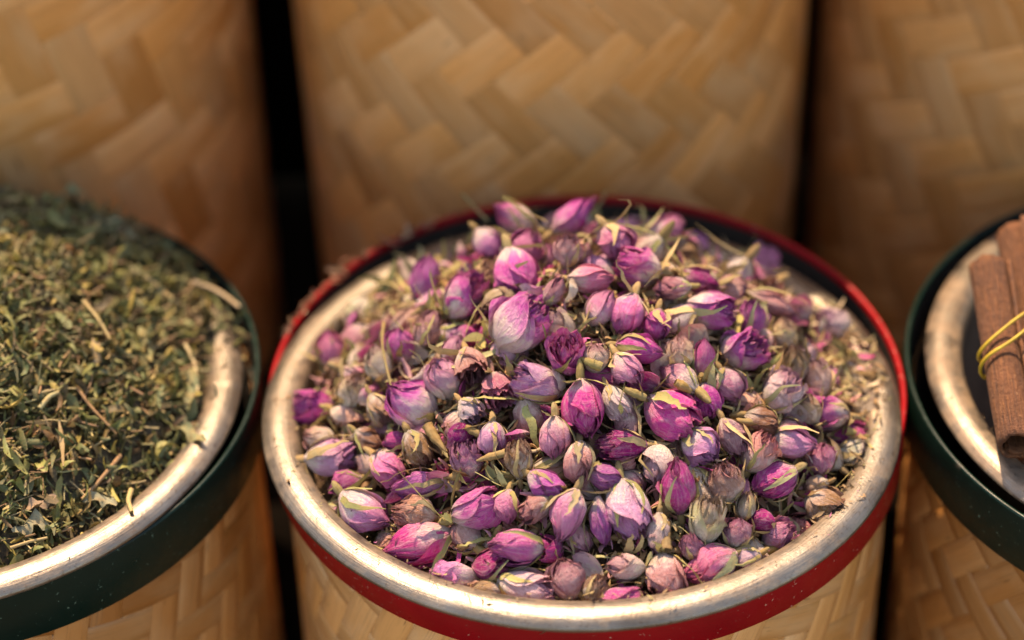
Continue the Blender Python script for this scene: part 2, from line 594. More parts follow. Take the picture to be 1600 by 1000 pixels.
CB = Vector((.0285, -.0560, H + .0002))
LB = Vector((-.2590, -.0350, H - .0005))
RB = Vector((.3200, -.0480, H + .001))
bowl(*CB, M_STEEL, 'steel bowl full of rosebuds inside the red hoop', tilt=R(-1.1), seed=3)
bowl(*LB, M_STEEL, 'steel bowl under the heap of dried green herb', tilt=R(-.8), seed=4)
bowl(*RB, M_STEEL_DIRTY, 'dust-flecked steel bowl around the cinnamon sticks', tilt=R(-.6), seed=5, depth=.13, bmat=M_DARKSTEEL)


# ------------------------------------------------------------------ rosebuds
HC = (CB.x + .003, CB.y + .010)


def heap_z(x, y):
    dx, dy = x - HC[0], y - HC[1]
    r = math.hypot(dx, dy) / .127
    bump_ = .003 * math.sin(x * 90 + 1) * math.sin(y * 80)
    return H - .0095 + .069 * max(0, 1 - r ** 1.5) - max(0, r - 1) * .12 + bump_


def hit_heap(px, py, lift):
    d = ray(px, py)
    t = .80
    while t < 1.4:
        p = CAM + d * t
        if p.z - heap_z(p.x, p.y) - lift < 0:
            return p
        t += .0008
    return CAM + d * 1.1


# pigment, reach of the cream base
PAL = {
    'magenta': ((.70, .060, .33), .26), 'deep': ((.44, .016, .20), .05), 'purple': ((.68, .125, .42), .32),
    'pink': ((.82, .22, .42), .36), 'lilac': ((.80, .31, .54), .48), 'white': ((.68, .10, .40), .68),
    'dusty': ((.62, .28, .27), .42), 'tan': ((.60, .40, .22), .50), 'brown': ((.34, .19, .09), .36),
    'peach': ((.80, .46, .30), .48), 'pale': ((.84, .52, .54), .58), 'mauve': ((.56, .21, .30), .42),
    'cream': ((.82, .64, .42), .72),
}
SEPCOL = {'green': (.24, .26, .09), 'sage': (.29, .29, .145), 'tan': (.38, .285, .14), 'olive': (.17, .155, .06), 'yellow': (.38, .33, .12), 'brown': (.17, .09, .04), 'grey': (.22, .19, .12)}


def prof_fn(kind, r_):
    c = {'closed': .10, 'round': .16, 'open': .62, 'face': .80, 'dry': .45, 'cone': .06}[kind]
    mid = {'closed': .40, 'round': .48, 'open': .50, 'face': .55, 'dry': .45, 'cone': .30}[kind]
    sh = {'closed': .66, 'round': .74, 'open': .84, 'face': .92, 'dry': .78, 'cone': .52}[kind]
    xs = np.array([0, .05, .15, mid * .7, mid, mid + (1 - mid) * .35, mid + (1 - mid) * .72, 1.0, 1.12])
    ys = np.array([.20, .40, .68, .93, 1, .97, sh, c, c * .9])
    # smooth it
    tt = np.linspace(0, 1.12, 80)
    yy = np.interp(tt, xs, ys)
    k = np.ones(9) / 9
    yy2 = np.convolve(np.pad(yy, 4, mode='edge'), k, 'valid')
    return lambda t: np.interp(t, tt, yy2)


def petal_verts(L, Rr, kind, pf, phi, half, layer, t0, t1, r_, crumple, curl, nu=9, nv=11):
    u = np.linspace(-1, 1, nu)[None, :].repeat(nv, 0)
    v = np.linspace(0, 1, nv)[:, None].repeat(nu, 1)
    ns = sinnoise(r_, 5, 3.2); ns2 = sinnoise(r_, 5, 7.0); ns3 = sinnoise(r_, 4, 2.0)
    fray = sinnoise(r_, 6, 14.0)
    tip = t1 - r_.uniform(.06, .20) * np.abs(u) ** 2.2 + (.030 * ns2(u * 2.2, u * 0) + .022 * fray(u, u * 0)) * (1 + crumple)
    t = t0 + (tip - t0) * v
    wid = half * (.42 + .58 * np.sin(np.pi * np.clip(v * .86 + .10, 0, 1)) ** .8)
    ang = phi + u * wid + .10 * ns3(u, v) * crumple + r_.uniform(-.25, .25) * v
    rad = pf(t) * Rr * layer
    rad = rad * (1 + .05 * u) + Rr * (.030 + .035 * crumple) * ns(u, v * 1.5) * (.3 + v)
    cre = sinnoise(r_, 5, 9.0)
    rad += Rr * (.012 + .034 * crumple) * ns2(u * 2, v * 1.2) * (.25 + v)
    rad += Rr * (.010 + .018 * crumple) * cre(u * 1.6, v * .5) * (.15 + v ** 1.5 * 1.6)
    rad += curl * Rr * np.clip(v - .72, 0, 1) ** 1.5 * 3.0
    # the free long edge lifts a little
    rad += Rr * r_.uniform(.04, .20) * np.clip(u, 0, 1) ** 3 * (.3 + v)
    z = (-.5 + t) * L
    z = z + Rr * .05 * crumple * ns(u * 1.3 + 3, v * 2)
    X = rad * np.cos(ang); Y = rad * np.sin(ang)
    return np.stack([X, Y, z], -1).reshape(-1, 3), np.stack([(u + 1) / 2, v], -1).reshape(-1, 2)


def sepal_verts(L, Rr, pf, phi, length, width, flare, r_, nv=9):
    """starts at the base of the bud, hugs it or bends away (flare 0..1.6)"""
    v = np.linspace(0, 1, nv)
    # path in (radius, z) plane
    pr = []; pz = []
    rr, zz = Rr * .16, -L * .5
    ds = length / (nv - 1)
    curlv = r_.uniform(-.5, .8)
    for k in range(nv):
        pr.append(rr); pz.append(zz)
        t = (zz / L) + .5
        body = pf(min(max(t, 0), 1.12)) * Rr * 1.07
        # direction following the body
        t2 = min(t + .08, 1.12)
        slope = (pf(t2) * Rr * 1.07 - body) / (.08 * L)
        hug = math.atan2(1, slope)          # angle from radial axis
        if k < 2: hug = math.atan2(1, max(slope, 1.3))
        free = math.pi / 2 - flare * 1.5 - curlv * flare * (k / nv) * 1.2
        a = hug * (1 - min(1, flare)) + free * min(1, flare)
        rr += math.cos(a) * ds; zz += math.sin(a) * ds
        if flare < .6: rr = max(rr, pf(min(max((zz / L) + .5, 0), 1.12)) * Rr * 1.08 + .0002)
        rr = max(rr, .0003)
    pr = np.array(pr); pz = np.array(pz)
    wv = width * .5 * (np.sin(np.pi * np.clip(v * .72 + .20, 0, 1)) ** 1.3) * (1 - v) ** .35 + .00025
    side = r_.normal(0, .8)
    lift_tip = r_.uniform(0, 1) ** 2 * Rr * .5
    ns = sinnoise(r_, 4, 4.0)
    V = []; UVs = []
    for k in range(nv):
        cen = phi + side * v[k] ** 2 * .6 + .12 * ns(v[k] * 3, 1.0)
        pr[k] += lift_tip * v[k] ** 3
        for s_ in (-1, -.5, 0, .5, 1):
            off = s_ * wv[k] * (1 + .18 * ns(s_ * 2, v[k] * 5))
            fold = abs(s_) * wv[k] * (.35 - .2 * v[k]) * (1 if flare > .5 else -.15)
            r1 = pr[k] + fold + .0004 * ns(s_, v[k] * 3)
            x = r1 * math.cos(cen) - off * math.sin(cen)
            y = r1 * math.sin(cen) + off * math.cos(cen)
            V.append((x, y, pz[k])); UVs.append((s_ * .5 + .5, v[k]))
    return np.array(V), np.array(UVs)


def tube(path, radii, n=8, squash=None):
    path = np.array(path, float)
    T = np.gradient(path, axis=0)
    T /= np.linalg.norm(T, axis=1)[:, None] + 1e-12
    ref = np.array([0, 0, 1.0]) if abs(T[0][2]) < .8 else np.array([1.0, 0, 0])
    V = []
    for p, t, r in zip(path, T, radii):
        a = np.cross(t, ref); a /= np.linalg.norm(a) + 1e-12
        b = np.cross(t, a)
        ref = b if False else ref
        for k in range(n):
            th = 2 * math.pi * k / n
            rk = r if squash is None else r * (1 + squash * math.cos(3 * th + k))
            V.append(p + (a * math.cos(th) + b * math.sin(th)) * rk)
    return np.array(V)


def tube_uv(m, n):
    return np.array([(k / n, j / max(1, m - 1)) for j in range(m) for k in range(n)])


def build_bud(pos, Rm, L, W, kind, pig, sepc, r_, nout=5, nsep=5, flare=(0, .25), hip=1.0, stem=0.0, crumple=.5, fine=True, whole=True):
    """pos, Rm = rotation matrix (3x3, local +Z = tip); L length, W width in metres"""
    t = empty('rosebud', pos)
    t.rotation_euler = Rm.to_euler()
    Rr = W / 2
    pf = prof_fn(kind, r_)
    (pc, reach) = PAL[pig]
    jit = r_.uniform(.85, 1.15, 3)
    pc = tuple(min(.9, float(a * b)) for a, b in zip(pc, jit))
    nu, nv = (15, 16) if fine else (8, 9)
    squash = r_.uniform(.74, .98); bendx = r_.normal(0, .10)
    sqa = r_.uniform(0, 3.14)
    ca_, sa_ = math.cos(sqa), math.sin(sqa)
    gl = sinnoise(r_, 5, 1.6); gl2 = sinnoise(r_, 5, 2.4)

    def deform(V):
        V = np.array(V, float)
        x = V[:, 0] * ca_ + V[:, 1] * sa_; y = (-V[:, 0] * sa_ + V[:, 1] * ca_) * squash
        x = x + bendx * L * (V[:, 2] / L) ** 2 * 1.4
        lump = 1 + .085 * (.5 + crumple * .5) * (gl(V[:, 2] / L * 2.2 + x / Rr * .8, y / Rr * 1.3) + .6 * gl2(x / Rr * 1.6, y / Rr * 1.6 + V[:, 2] / L * 4))
        x = x * lump; y = y * lump
        V[:, 0] = x * ca_ - y * sa_; V[:, 1] = x * sa_ + y * ca_
        return V

    ph0 = r_.uniform(0, 6.28)
    # inner petals: one part
    VV = []; FF = []; UU = []; base = 0
    inner = [(.86, 3, 1.0), (.66, 3, .98), (.42, 3, .96), (.2, 2, .94)] if fine else [(.82, 3, 1.0), (.5, 3, .97)]
    for lay, cnt, top in inner:
        for k in range(cnt):
            v_, u_ = petal_verts(L, Rr, kind, pf, ph0 + k * 6.283 / cnt + lay * 5, 1.45, lay, .05, top + r_.uniform(-.05, .04), r_, crumple * 1.5, .10, nu, nv)
            VV.append(v_); UU.append(u_); FF.append(gfaces(nu, nv) + base); base += len(v_)
    me = mesh_np('inner_petals', deform(np.concatenate(VV)), np.concatenate(FF), M_PETAL, uv=np.concatenate(UU))
    o = link('inner_petals', me, t)
    o.color = (pc[0] * .85, pc[1] * .7, pc[2] * .85, max(-.2, reach - .25))
    for k in range(nout):
        curl = r_.uniform(-.06, .05) if kind in ('closed', 'round', 'cone') else r_.uniform(0, .28)
        top = r_.uniform(.90, 1.03) if k < 2 else r_.uniform(.62, 1.0)
        v_, u_ = petal_verts(L, Rr, kind, pf, ph0 + k * 2.4, r_.uniform(1.0, 1.45), 1.0 + .018 * (nout - k) / nout * 2 + .012 * k, .0, top, r_, crumple, curl, nu, nv)
        o = link('petal', mesh_np('petal', deform(v_), gfaces(nu, nv), M_PETAL, uv=u_), t)
        s_ = r_.uniform(.88, 1.12)
        o.color = (min(.95, pc[0] * s_), min(.95, pc[1] * s_), min(.95, pc[2] * s_), reach - .08 + r_.normal(0, .12))
    sc0 = np.array(SEPCOL[sepc])
    sepals = list(range(5)); r_.shuffle(sepals)
    for k in sepals[:nsep]:
        fl = r_.uniform(*flare) + (r_.uniform(.2, .8) if r_.uniform() < .45 else 0)
        ln = L * r_.uniform(.5, 1.35); wd = Rr * r_.uniform(.26, .62)
        v_, u_ = sepal_verts(L, Rr * 1.04, pf, ph0 + .6 + k * 6.283 / 5 + r_.normal(0, .12), ln, wd, fl, r_)
        o = link('sepal', mesh_np('sepal', deform(v_), gfaces(5, 9), M_LEAFY, uv=u_), t)
        c_ = sc0 * r_.uniform(.75, 1.25)
        o.color = (*np.clip(c_, 0, .9).tolist(), 1)
    if hip > 0:
        hl = Rr * .80 * hip; hr = min(.0021, Rr * .26 * hip)
        z0 = -L * .5 + hl * .25
        ts = np.linspace(0, 1, 8)
        path = [(r_.normal(0, .00015), 0, z0 - hl * a * 1.25) for a in ts]
        rad = [hr * (.55 + .5 * math.sin(math.pi * min(1, a * .95 + .1))) * (1 if a < .9 else .55) for a in ts]
        o = link('hip', mesh_np('hip', deform(tube(path, rad, 9, .10)), gfaces(9, 8, True), M_LEAFY, uv=tube_uv(8, 9)), t)
        c_ = (sc0 * .35 + np.array((.22, .12, .045)) * .65) * r_.uniform(.7, 1.1)
        o.color = (*c_.tolist(), 1)
        if stem > 0:
            z1 = z0 - hl * 1.2
            bend = r_.normal(0, .25, 2)
            path = [(bend[0] * (a ** 2) * stem, bend[1] * a ** 2 * stem, z1 - stem * a) for a in np.linspace(0, 1, 6)]
            rad = [.00075, .0006, .00055, .00055, .0006, .0007]
            o = link('stem', mesh_np('stem', tube(path, rad, 6), gfaces(6, 6, True), M_LEAFY, uv=tube_uv(6, 6)), t)
            o.color = (.34, .27, .11, 1)
    return t


def screen_axis(theta, tilt):
    a, b = R(theta), R(tilt)
    return (RIGHT * math.cos(a) + UP * math.sin(a)) * math.cos(b) - FWD * math.sin(b)


def rot_from_axis(ax, spin):
    q = ax.to_track_quat('Z', 'Y')
    return (q.to_matrix() @ Matrix.Rotation(spin, 3, 'Z'))


# x, y, length px, width px, tip angle, tilt to viewer, kind, pigment, sepal colour, n sepals, flare, hip, stem(mm), label
BUDS = [
 (805,340, 78,42,150, 10,'closed','white','green',3,(0,.5),1,0,'magenta-tipped bud lying tip left at the top back edge of the heap'),
 (897,335, 86,50, 38,  5,'cone','magenta','tan',4,(.3,.9),1,0,'dark magenta pointed bud with long tan sepals, topmost of the whole heap'),
 (962,377, 58,56,-60, 15,'round','pink','tan',3,(.3,1.),1,0,'round pink bud near the back rim with its calyx upward'),
 (888,392, 50,44, 90, 20,'dry','dusty','tan',3,(0,.3),.8,0,'withered tan and pink bud below the topmost pointed magenta bud'),
 (824,388, 55,54, 70, 25,'round','pink','tan',2,(0,.3),1,0,'rounded pink bud just above the dark magenta open one at the back left'),
 (806,424, 78,66,-75, 15,'open','purple','sage',2,(.2,.8),1,0,'dark magenta opened bud with a folded lilac petal near the back left'),
 (997,418, 76,62,165, 15,'open','white','tan',3,(.1,.7),1,0,'white-bellied lilac bud with a magenta mouth turned left, at the back right'),
 (924,436, 74,46,  0, 15,'closed','pink','tan',3,(.1,.8),1,0,'pink bud lying sideways between the open magenta and the white-bellied ones'),
 (762,380, 56,42,-50, 10,'closed','lilac','olive',3,(.1,.6),1,0,'blurred lilac bud at the back left edge of the heap'),
 (726,463, 76,64, 50, 25,'open','white','green',3,(.3,.9),1,0,'white and magenta bud with a ruffled magenta top, upper left of the heap'),
 (811,508, 98,88, 52, 15,'open','white','sage',5,(.7,1.1),1,3,'largest bud, white at the base with broad magenta petals and pale sepals to the left'),
 (938,480, 64,48, 55, 15,'closed','lilac','green',4,(.5,1.1),1,0,'lilac bud with spread pale green sepals right of the largest bud'),
 (980,492, 70,58,-112,15,'closed','pink','tan',3,(.2,.9),1,0,'smooth bright pink bud with its tip pointing down left'),
 (1027,507,48,42,-90, 15,'round','magenta','tan',3,(.2,.8),1,0,'small magenta bud hanging beside the smooth bright pink one'),
 (1108,485,80,62, -3, 15,'open','white','sage',2,(.1,.5),1,0,'cream-white bud with a curled dark magenta mouth facing right'),
 (1050,450,60,44,185, 15,'closed','mauve','green',4,(0,.3),1,0,'mauve bud wrapped in green sepals near the back right'),
 (1092,438,66,36,-20, 10,'closed','deep','tan',2,(.1,.4),1,0,'narrow dark magenta bud above the cream-white one'),
 (1187,415,68,56, 62, 15,'open','lilac','sage',2,(.1,.4),1,0,'lilac petal cup resting alone against the back right rim'),
 (1300,507,62,54,150, 20,'round','pale','tan',3,(.1,.5),1,0,'pale pink bud with a magenta patch at the right inner rim'),
 (1172,500,58,50, 80, 15,'open','purple','sage',2,(.1,.4),1,0,'upright lilac-magenta open bud behind the frilly torn one'),
 (1160,548,80,74, 25, 30,'face','white','tan',2,(.3,.8),1,0,'frilly torn white and magenta flower with crumpled petals on the right'),
 (1226,522,56,48, 95, 15,'closed','peach','tan',4,(0,.3),1,0,'pale bud in wide tan sepals right of the frilly flower'),
 (1208,474,88,38,-25, 10,'closed','dusty','olive',2,(0,.3),1,0,'long dusty pink bud slanting down at the back right'),
 (886,554, 62,60, 100,50,'face','purple','olive',2,(.1,.5),1,0,'magenta bud opened towards the viewer below right of the largest bud'),
 (1000,545,76,44,-10, 15,'closed','magenta','olive',2,(.1,.3),1,0,'glossy magenta bud lying flat, tip right, at the middle of the heap'),
 (1062,552,54,48, 95, 15,'round','cream','tan',3,(0,.3),1,0,'cream-coloured bud cupped in tan sepals right of the middle'),
 (980,578, 62,50,-55, 20,'round','lilac','tan',3,(.1,.5),1,0,'lilac and cream bud just under the flat glossy magenta one'),
 (1098,560,66,34, 82, 10,'closed','purple','sage',2,(0,.3),1,0,'slim upright purple bud left of the frilly flower'),
 (738,574, 52,52,-70, 55,'face','dusty','tan',3,(.1,.4),1,0,'small faded rose showing its coiled pink heart, left of the middle'),
 (778,608, 54,50,-60, 55,'face','mauve','tan',3,(.2,.8),1,0,'dried brownish-pink rose with dark coiled heart below the small faded one'),
 (838,602, 82,62,160, 15,'open','lilac','tan',2,(.2,.6),1,0,'lilac bud with a torn white lump on its right side, at the centre'),
 (912,640, 90,80,-82, 18,'closed','magenta','green',5,(.05,.7),1,0,'big deep magenta bud hanging tip down under two green sepals at the centre'),
 (962,628, 58,42,-60, 15,'open','pale','tan',2,(0,.3),1,0,'white and pink bud tucked against the right of the big central magenta bud'),
 (1050,648,92,70,-32, 15,'open','magenta','green',5,(.0,.6),1,0,'large purple-magenta bud pointing down right under a green calyx'),
 (1104,627,56,48,-80, 20,'round','magenta','olive',3,(.2,.7),1,0,'small round bright magenta bud right of the large purple-magenta one'),
 (980,658, 62,48,-80, 15,'open','dusty','tan',2,(0,.3),1,0,'dusty pink bud between the two large magenta buds'),
 (868,685, 68,56,-92, 15,'closed','lilac','sage',3,(.2,.9),1,0,'lilac bud with a dark frilled tip hanging left below the big central one'),
 (972,697, 78,46,180, 15,'open','deep','tan',2,(0,.4),1,0,'crumpled dark magenta bud below the two large magenta buds'),
 (770,686, 54,50,-90, 20,'round','lilac','tan',4,(0,.3),1,0,'round lilac bud inside papery tan sepals, lower left of the centre'),
 (810,718, 62,44, 95, 10,'dry','brown','tan',4,(0,.5),1,0,'brown withered bud with loose fibres left of the hanging lilac one'),
 (906,722, 66,62,-90, 20,'round','dusty','grey',4,(0,.3),1,0,'broad dusty pink bud with a grey sepal below the big central one'),
 (1030,727,60,58,-100,35,'round','pale','tan',2,(0,.2),.8,0,'pale pink bud with a tan scar on its face, below the large purple-magenta one'),
 (1095,695,62,58,-40, 20,'round','lilac','sage',4,(0,.35),1,0,'lilac bud half wrapped in a grey-green sepal, right of the centre'),
 (1145,682,62,54,-60, 15,'dry','dusty','tan',4,(0,.3),1,0,'withered pink bud crowned with straw-like fibres'),
 (1186,708,64,56, 60, 15,'open','peach','yellow',2,(0,.3),1,0,'torn bud with an orange-tan ragged top on the right'),
 (1222,612,68,62, 50, 20,'open','pale','sage',3,(.1,.6),1,0,'plump white and pink bud with frayed magenta tip up right'),
 (1292,645,72,56,170, 20,'open','white','cream' if False else 'tan',3,(0,.3),1,5,'cream and magenta bud with a wavy dark-edged petal near the right rim'),
 (1240,690,74,48, -8, 15,'cone','lilac','tan',1,(0,.3),1,0,'lilac bud with a sharp point aiming right at the rim'),
 (1283,718,52,44, 85, 20,'round','pink','tan',4,(0,.3),1,0,'small pink bud held in tan sepals below the sharp lilac one'),
 (1211,751,76,56,205, 15,'closed','magenta','sage',4,(0,.2),1,0,'magenta bud striped by a pale green sepal, lower right'),
 (1134,755,62,52,100, 15,'dry','dusty','tan',2,(0,.3),.8,0,'speckled faded bud left of the sepal-striped magenta one'),
 (1060,760,88,56, 97, 15,'closed','magenta','sage',5,(0,.8),1,8,'upright magenta bud with a pale central sepal and long side sepals'),
 (642,632, 92,74,138, 20,'closed','white','yellow',4,(.1,.7),1.2,10,'big pink and white bud with a tan hip on the left side of the heap'),
 (692,592, 66,60,115, 20,'round','lilac','tan',3,(0,.4),1,0,'smooth pale lilac bud between the big pink-white one and the faded rose'),
 (622,540, 56,50, 95, 15,'round','purple','tan',2,(0,.3),1,0,'purple bud behind a curled dry stalk on the left'),
 (668,515, 66,54, 60, 15,'round','dusty','yellow',3,(0,.5),1,0,'dusty pink bud under an arched yellow sepal on the upper left'),
 (664,436, 78,44, 82, 10,'closed','purple','yellow',3,(.1,.5),1,0,'purple and white striped bud standing at the back left rim'),
 (515,545, 62,54,100, 15,'closed','pink','yellow',5,(0,.3),1,0,'blurred pink bud wrapped in yellow-green sepals at the left rim'),
 (490,637, 70,54,172, 10,'open','magenta','olive',3,(0,.5),1,0,'magenta bud pointing left at the left inner rim'),
 (590,568, 62,44,100, 10,'closed','cream','tan',3,(0,.4),1,0,'cream bud left of the purple one on the left slope'),
 (550,612, 54,48, 80, 15,'dry','peach','tan',3,(0,.4),1,0,'peach dry bud right of the left-pointing magenta one'),
 (592,640, 54,46,-60, 15,'dry','tan','tan',3,(0,.4),1,0,'ochre dry bud just left of the big pink and white one'),
 (518,714, 84,52,  8, 15,'open','lilac','tan',4,(0,.3),1,0,'lilac bud with a broad tan sepal lying along the lower left rim'),
 (606,731, 60,54,-40, 30,'round','pink','tan',2,(0,.4),1,0,'pink bud with a dark coiled tip, lower left'),
 (540,756, 54,40,200, 10,'closed','purple','olive',2,(0,.3),1,0,'purple bud half hidden above the lilac-white one at the lower left'),
 (652,760, 88,42,188, 10,'closed','purple','tan',5,(0,.15),1,0,'narrow purple bud laced with tan sepals, lower left'),
 (568,800, 90,58,-30, 15,'closed','lilac','green',4,(.0,.6),1,0,'lilac-magenta bud with pale base and green sepals near the lower left rim'),
 (648,806, 66,56,170, 15,'dry','tan','grey',2,(0,.3),.8,0,'beige crumbly bud between the two lower left magenta buds'),
 (745,796, 82,64, 22, 15,'open','purple','green',4,(.2,.7),1,6,'lilac-magenta bud with ruffled tip up right and a pale green calyx on its left'),
 (655,852,112,62,195, 12,'closed','magenta','green',5,(0,.25),1,0,'long magenta bud clasped by bright green sepals near the front left rim'),
 (640,876, 80,40,-10, 5,'closed','pale','tan',2,(0,.3),0,0,'white and pink bud lying under the long green-clasped one'),
 (708,902, 82,48,178, 10,'open','lilac','grey',4,(.1,.8),1,0,'lilac bud with a torn cream flap touching the front left rim'),
 (808,855, 92,64,176, 12,'closed','purple','green',5,(0,.2),1,0,'purple bud in green sepals with a fine hooked hair, at the front'),
 (822,922, 92,58,-14, 15,'open','pale','yellow',3,(0,.4),1,0,'pink and white bud with a dark magenta back petal at the front rim'),
 (885,806, 88,58,-110,12,'cone','pink','grey',4,(.1,.7),1,0,'cone-shaped pink bud pointing down left with grey sepals, front centre'),
 (903,838, 54,38,-60, 10,'dry','pale','grey',2,(0,.5),1,0,'small grey-pink bud under the cone-shaped pink one'),
 (980,795, 92,70,-72, 15,'open','lilac','green',4,(.0,.6),1.1,0,'large lilac bud, white above and magenta below, hanging under a green calyx'),
 (938,815, 80,32,-82, 10,'closed','purple','sage',2,(0,.3),0,0,'folded lilac petal bud squeezed left of the large hanging lilac one'),
 (886,906, 70,62,105, 15,'round','dusty','tan',3,(.2,.8),1,0,'dusky bud with a torn tan sepal, front centre by the rim'),
 (978,886, 60,44,175, 15,'round','pale','sage',3,(0,.5),1,0,'pale speckled pink bud near the front rim'),
 (1040,902, 74,64,-80, 20,'dry','dusty','yellow',4,(.0,.8),1.2,6,'shrivelled pink bud framed by curled ochre sepals at the front'),
 (1110,886, 92,64,202, 15,'closed','pink','sage',4,(.0,.25),1,0,'bright pink egg-shaped bud with green base resting on the front rim'),
 (1168,877, 46,42,205, 10,'round','pale','yellow',3,(0,.3),1,0,'little pale bud right of the bright pink egg-shaped one'),
 (968,936, 74,40, 5, 10,'open','purple','tan',1,(0,.3),0,0,'lilac petals pressed against the front rim at the bottom of the heap'),
 (1104,815, 76,60, 78, 20,'open','cream','sage',3,(.2,.9),1,0,'whitish crumpled flower with papery petals, front right'),
 (1150,832, 48,44, 80, 15,'round','mauve','tan',3,(0,.5),1,0,'mauve bud right of the whitish crumpled flower'),
 (1166,792, 50,34, 80, 10,'closed','tan','tan',2,(0,.4),1,0,'narrow tan and mauve bud under the sepal-striped magenta one'),
 (1028,832, 62,38,-95, 10,'dry','pale','tan',2,(0,.4),1,8,'dirty beige bud between the large hanging lilac one and the whitish flower'),
 (1216,836, 62,46, 30, 25,'face','pink','tan',2,(0,.6),1,0,'curled pink petals with tan edges close to the lower right rim'),
 (1288,790, 68,60,-30, 30,'face','brown','brown',3,(0,.5),1,0,'brown shrivelled rose at the lower right inner rim'),
 (1280,592, 64,42,100, 10,'dry','peach','tan',2,(0,.4),1,0,'peach-pink bud at the right behind the plump white and pink one'),
 (1240,570, 60,40, 95, 10,'dry','brown','tan',2,(0,.4),1,0,'brownish bud above the plump white and pink one'),
 (728,718, 58,48, 95, 15,'open','mauve','brown',5,(.3,.9),1.2,6,'mauve bud gripped by a brown star-shaped calyx, lower left of the centre'),
 (790,792, 54,40,-90, 15,'closed','pink','yellow',4,(0,.2),1,0,'small pink bud in yellow sepals right of the ruffled lilac-magenta one'),
 (850,756, 58,40,-30, 10,'open','purple','tan',2,(0,.4),1,0,'purple bud half covered between the hanging lilac and the cone-shaped one'),
 (836,796, 54,38,-150,10,'open','dusty','tan',2,(0,.4),1,0,'dusty pink petals left of the cone-shaped pink bud'),
 (1040,358, 68,42, 20, 5,'closed','mauve','sage',3,(0,.6),1,0,'blurred mauve bud behind the heap against the back rim'),
 (768,884, 60,48, 10, 20,'open','deep','sage',1,(0,.3),0,0,'crinkled deep magenta open petals between the two green-clasped buds'),
 (1142,450, 52,44, 10, 10,'round','dusty','tan',3,(0,.5),1,0,'faded bud right of the narrow dark magenta one at the back'),
 (1062,592, 64,50, 150, -20,'closed','mauve','green',5,(.1,.6),1.6,0,'bud seen from behind with a green starry calyx and ochre hip, right of centre'),
 (708,548, 52,42, 60, 10,'round','lilac','tan',2,(0,.4),1,0,'lilac bud low between the ruffled white-magenta one and the faded rose'),
 (734,640, 48,40,-40, 25,'face','pale','tan',2,(0,.4),1,0,'pale mauve crumpled rose under the dried brownish-pink one'),
 (618,690, 44,28,-170,10,'closed','magenta','tan',1,(0,.4),1,0,'small magenta bud under the big pink and white one'),
 (652,700, 60,44,-60, 10,'dry','brown','olive',3,(0,.6),1,0,'olive-brown dry bud above the pink one with the coiled tip'),
 (1330,706, 50,40,-10, 20,'face','cream','tan',3,(0,.5),1,0,'beige open cup lying beside the right rim'),
 (1262,640, 48,40,120, 10,'dry','tan','tan',3,(0,.5),1,0,'tan withered bud between the plump white-pink and the wavy-edged one'),
 (1190,655, 56,36,-20, 5,'dry','brown','olive',2,(0,.3),1.5,10,'olive bud with a long hip above the torn orange-topped one'),
 (1140,600, 56,44,-60, 10,'round','mauve','olive',2,(0,.4),1,0,'dim mauve bud in the shade under the frilly flower'),
 (930,560, 46,40, 90, 15,'round','cream','green',3,(0,.5),1,0,'cream bud between the opened magenta one and the flat glossy one'),
 (866,455, 52,40, 60, 10,'closed','dusty','sage',4,(.2,.8),1,0,'small bud in pale green sepals above right of the largest bud'),
 (760,430, 46,40, 80, 10,'dry','tan','olive',3,(.1,.8),1,0,'tan dry bud behind the ruffled white-magenta one'),
 (1275,760, 40,36,200, 10,'dry','tan','brown',2,(0,.5),1,0,'small tan bud just above the brown shrivelled rose'),
 (1190,815, 48,40,160, 10,'round','deep','tan',2,(0,.4),1,0,'dark magenta bud in the shade above the curled pink petals'),
 (945,745, 60,44,-20, 10,'round','purple','olive',3,(.2,.8),1,0,'purple bud behind the green calyx of the large hanging lilac one'),
 (1080,855, 44,34,100, 10,'dry','mauve','tan',2,(0,.5),1,0,'mauve scrap of a bud behind the bright pink egg-shaped one'),
 (760,925, 60,38,170, 10,'dry','olive' if False else 'tan','yellow',3,(0,.5),1.5,5,'tan bud with an ochre hip lying on the front left rim edge'),
 (930,920, 46,38,60, 10,'dry','brown','tan',2,(0,.5),1,0,'brown bud scrap between the dusky bud and the front rim'),
 (500,690, 54,42,160, 10,'dry','cream','tan',3,(0,.4),1,0,'cream bud tucked under the rim at the left'),
 (575,690, 50,40,-30, 10,'dry','olive' if False else 'brown','green',3,(0,.8),1,0,'brown bud with green sepals left of the small magenta one'),
]

PXM = 3765.0
items = []
BIG = .98
for k, b in enumerate(BUDS):
    x, y, Lp, Wp, th, ti, kind, pig, sepc, ns_, fl, hip, stem, lab = b
    p = hit_heap(x, y, .013 if y < 345 else .008 if y < 400 else .0055)
    depth = (p - CAM).dot(FWD)
    Lm = Lp * depth / PXM / max(.55, math.cos(R(ti))) * (1 if kind != 'face' else .8)
    Wm = Wp * depth / PXM
    items.append(dict(p=p, L=Lm * BIG, W=Wm * BIG, th=th, ti=ti, kind=kind, pig=pig, sep=sepc, ns=ns_, fl=fl, hip=hip, stem=stem / 1000, lab=lab, px=(x, y), ax=screen_axis(th, ti), hero=True,
                      big=Lp * Wp))


def spheres(it):
    """two or three spheres along the bud for the collision estimate"""
    r = it['W'] * .5
    h = max(0, it['L'] * .5 - r)
    return [(it['p'] + it['ax'] * (h * s), r * .86) for s in ((-.8, 0, .8) if h > r * .2 else (0,))]


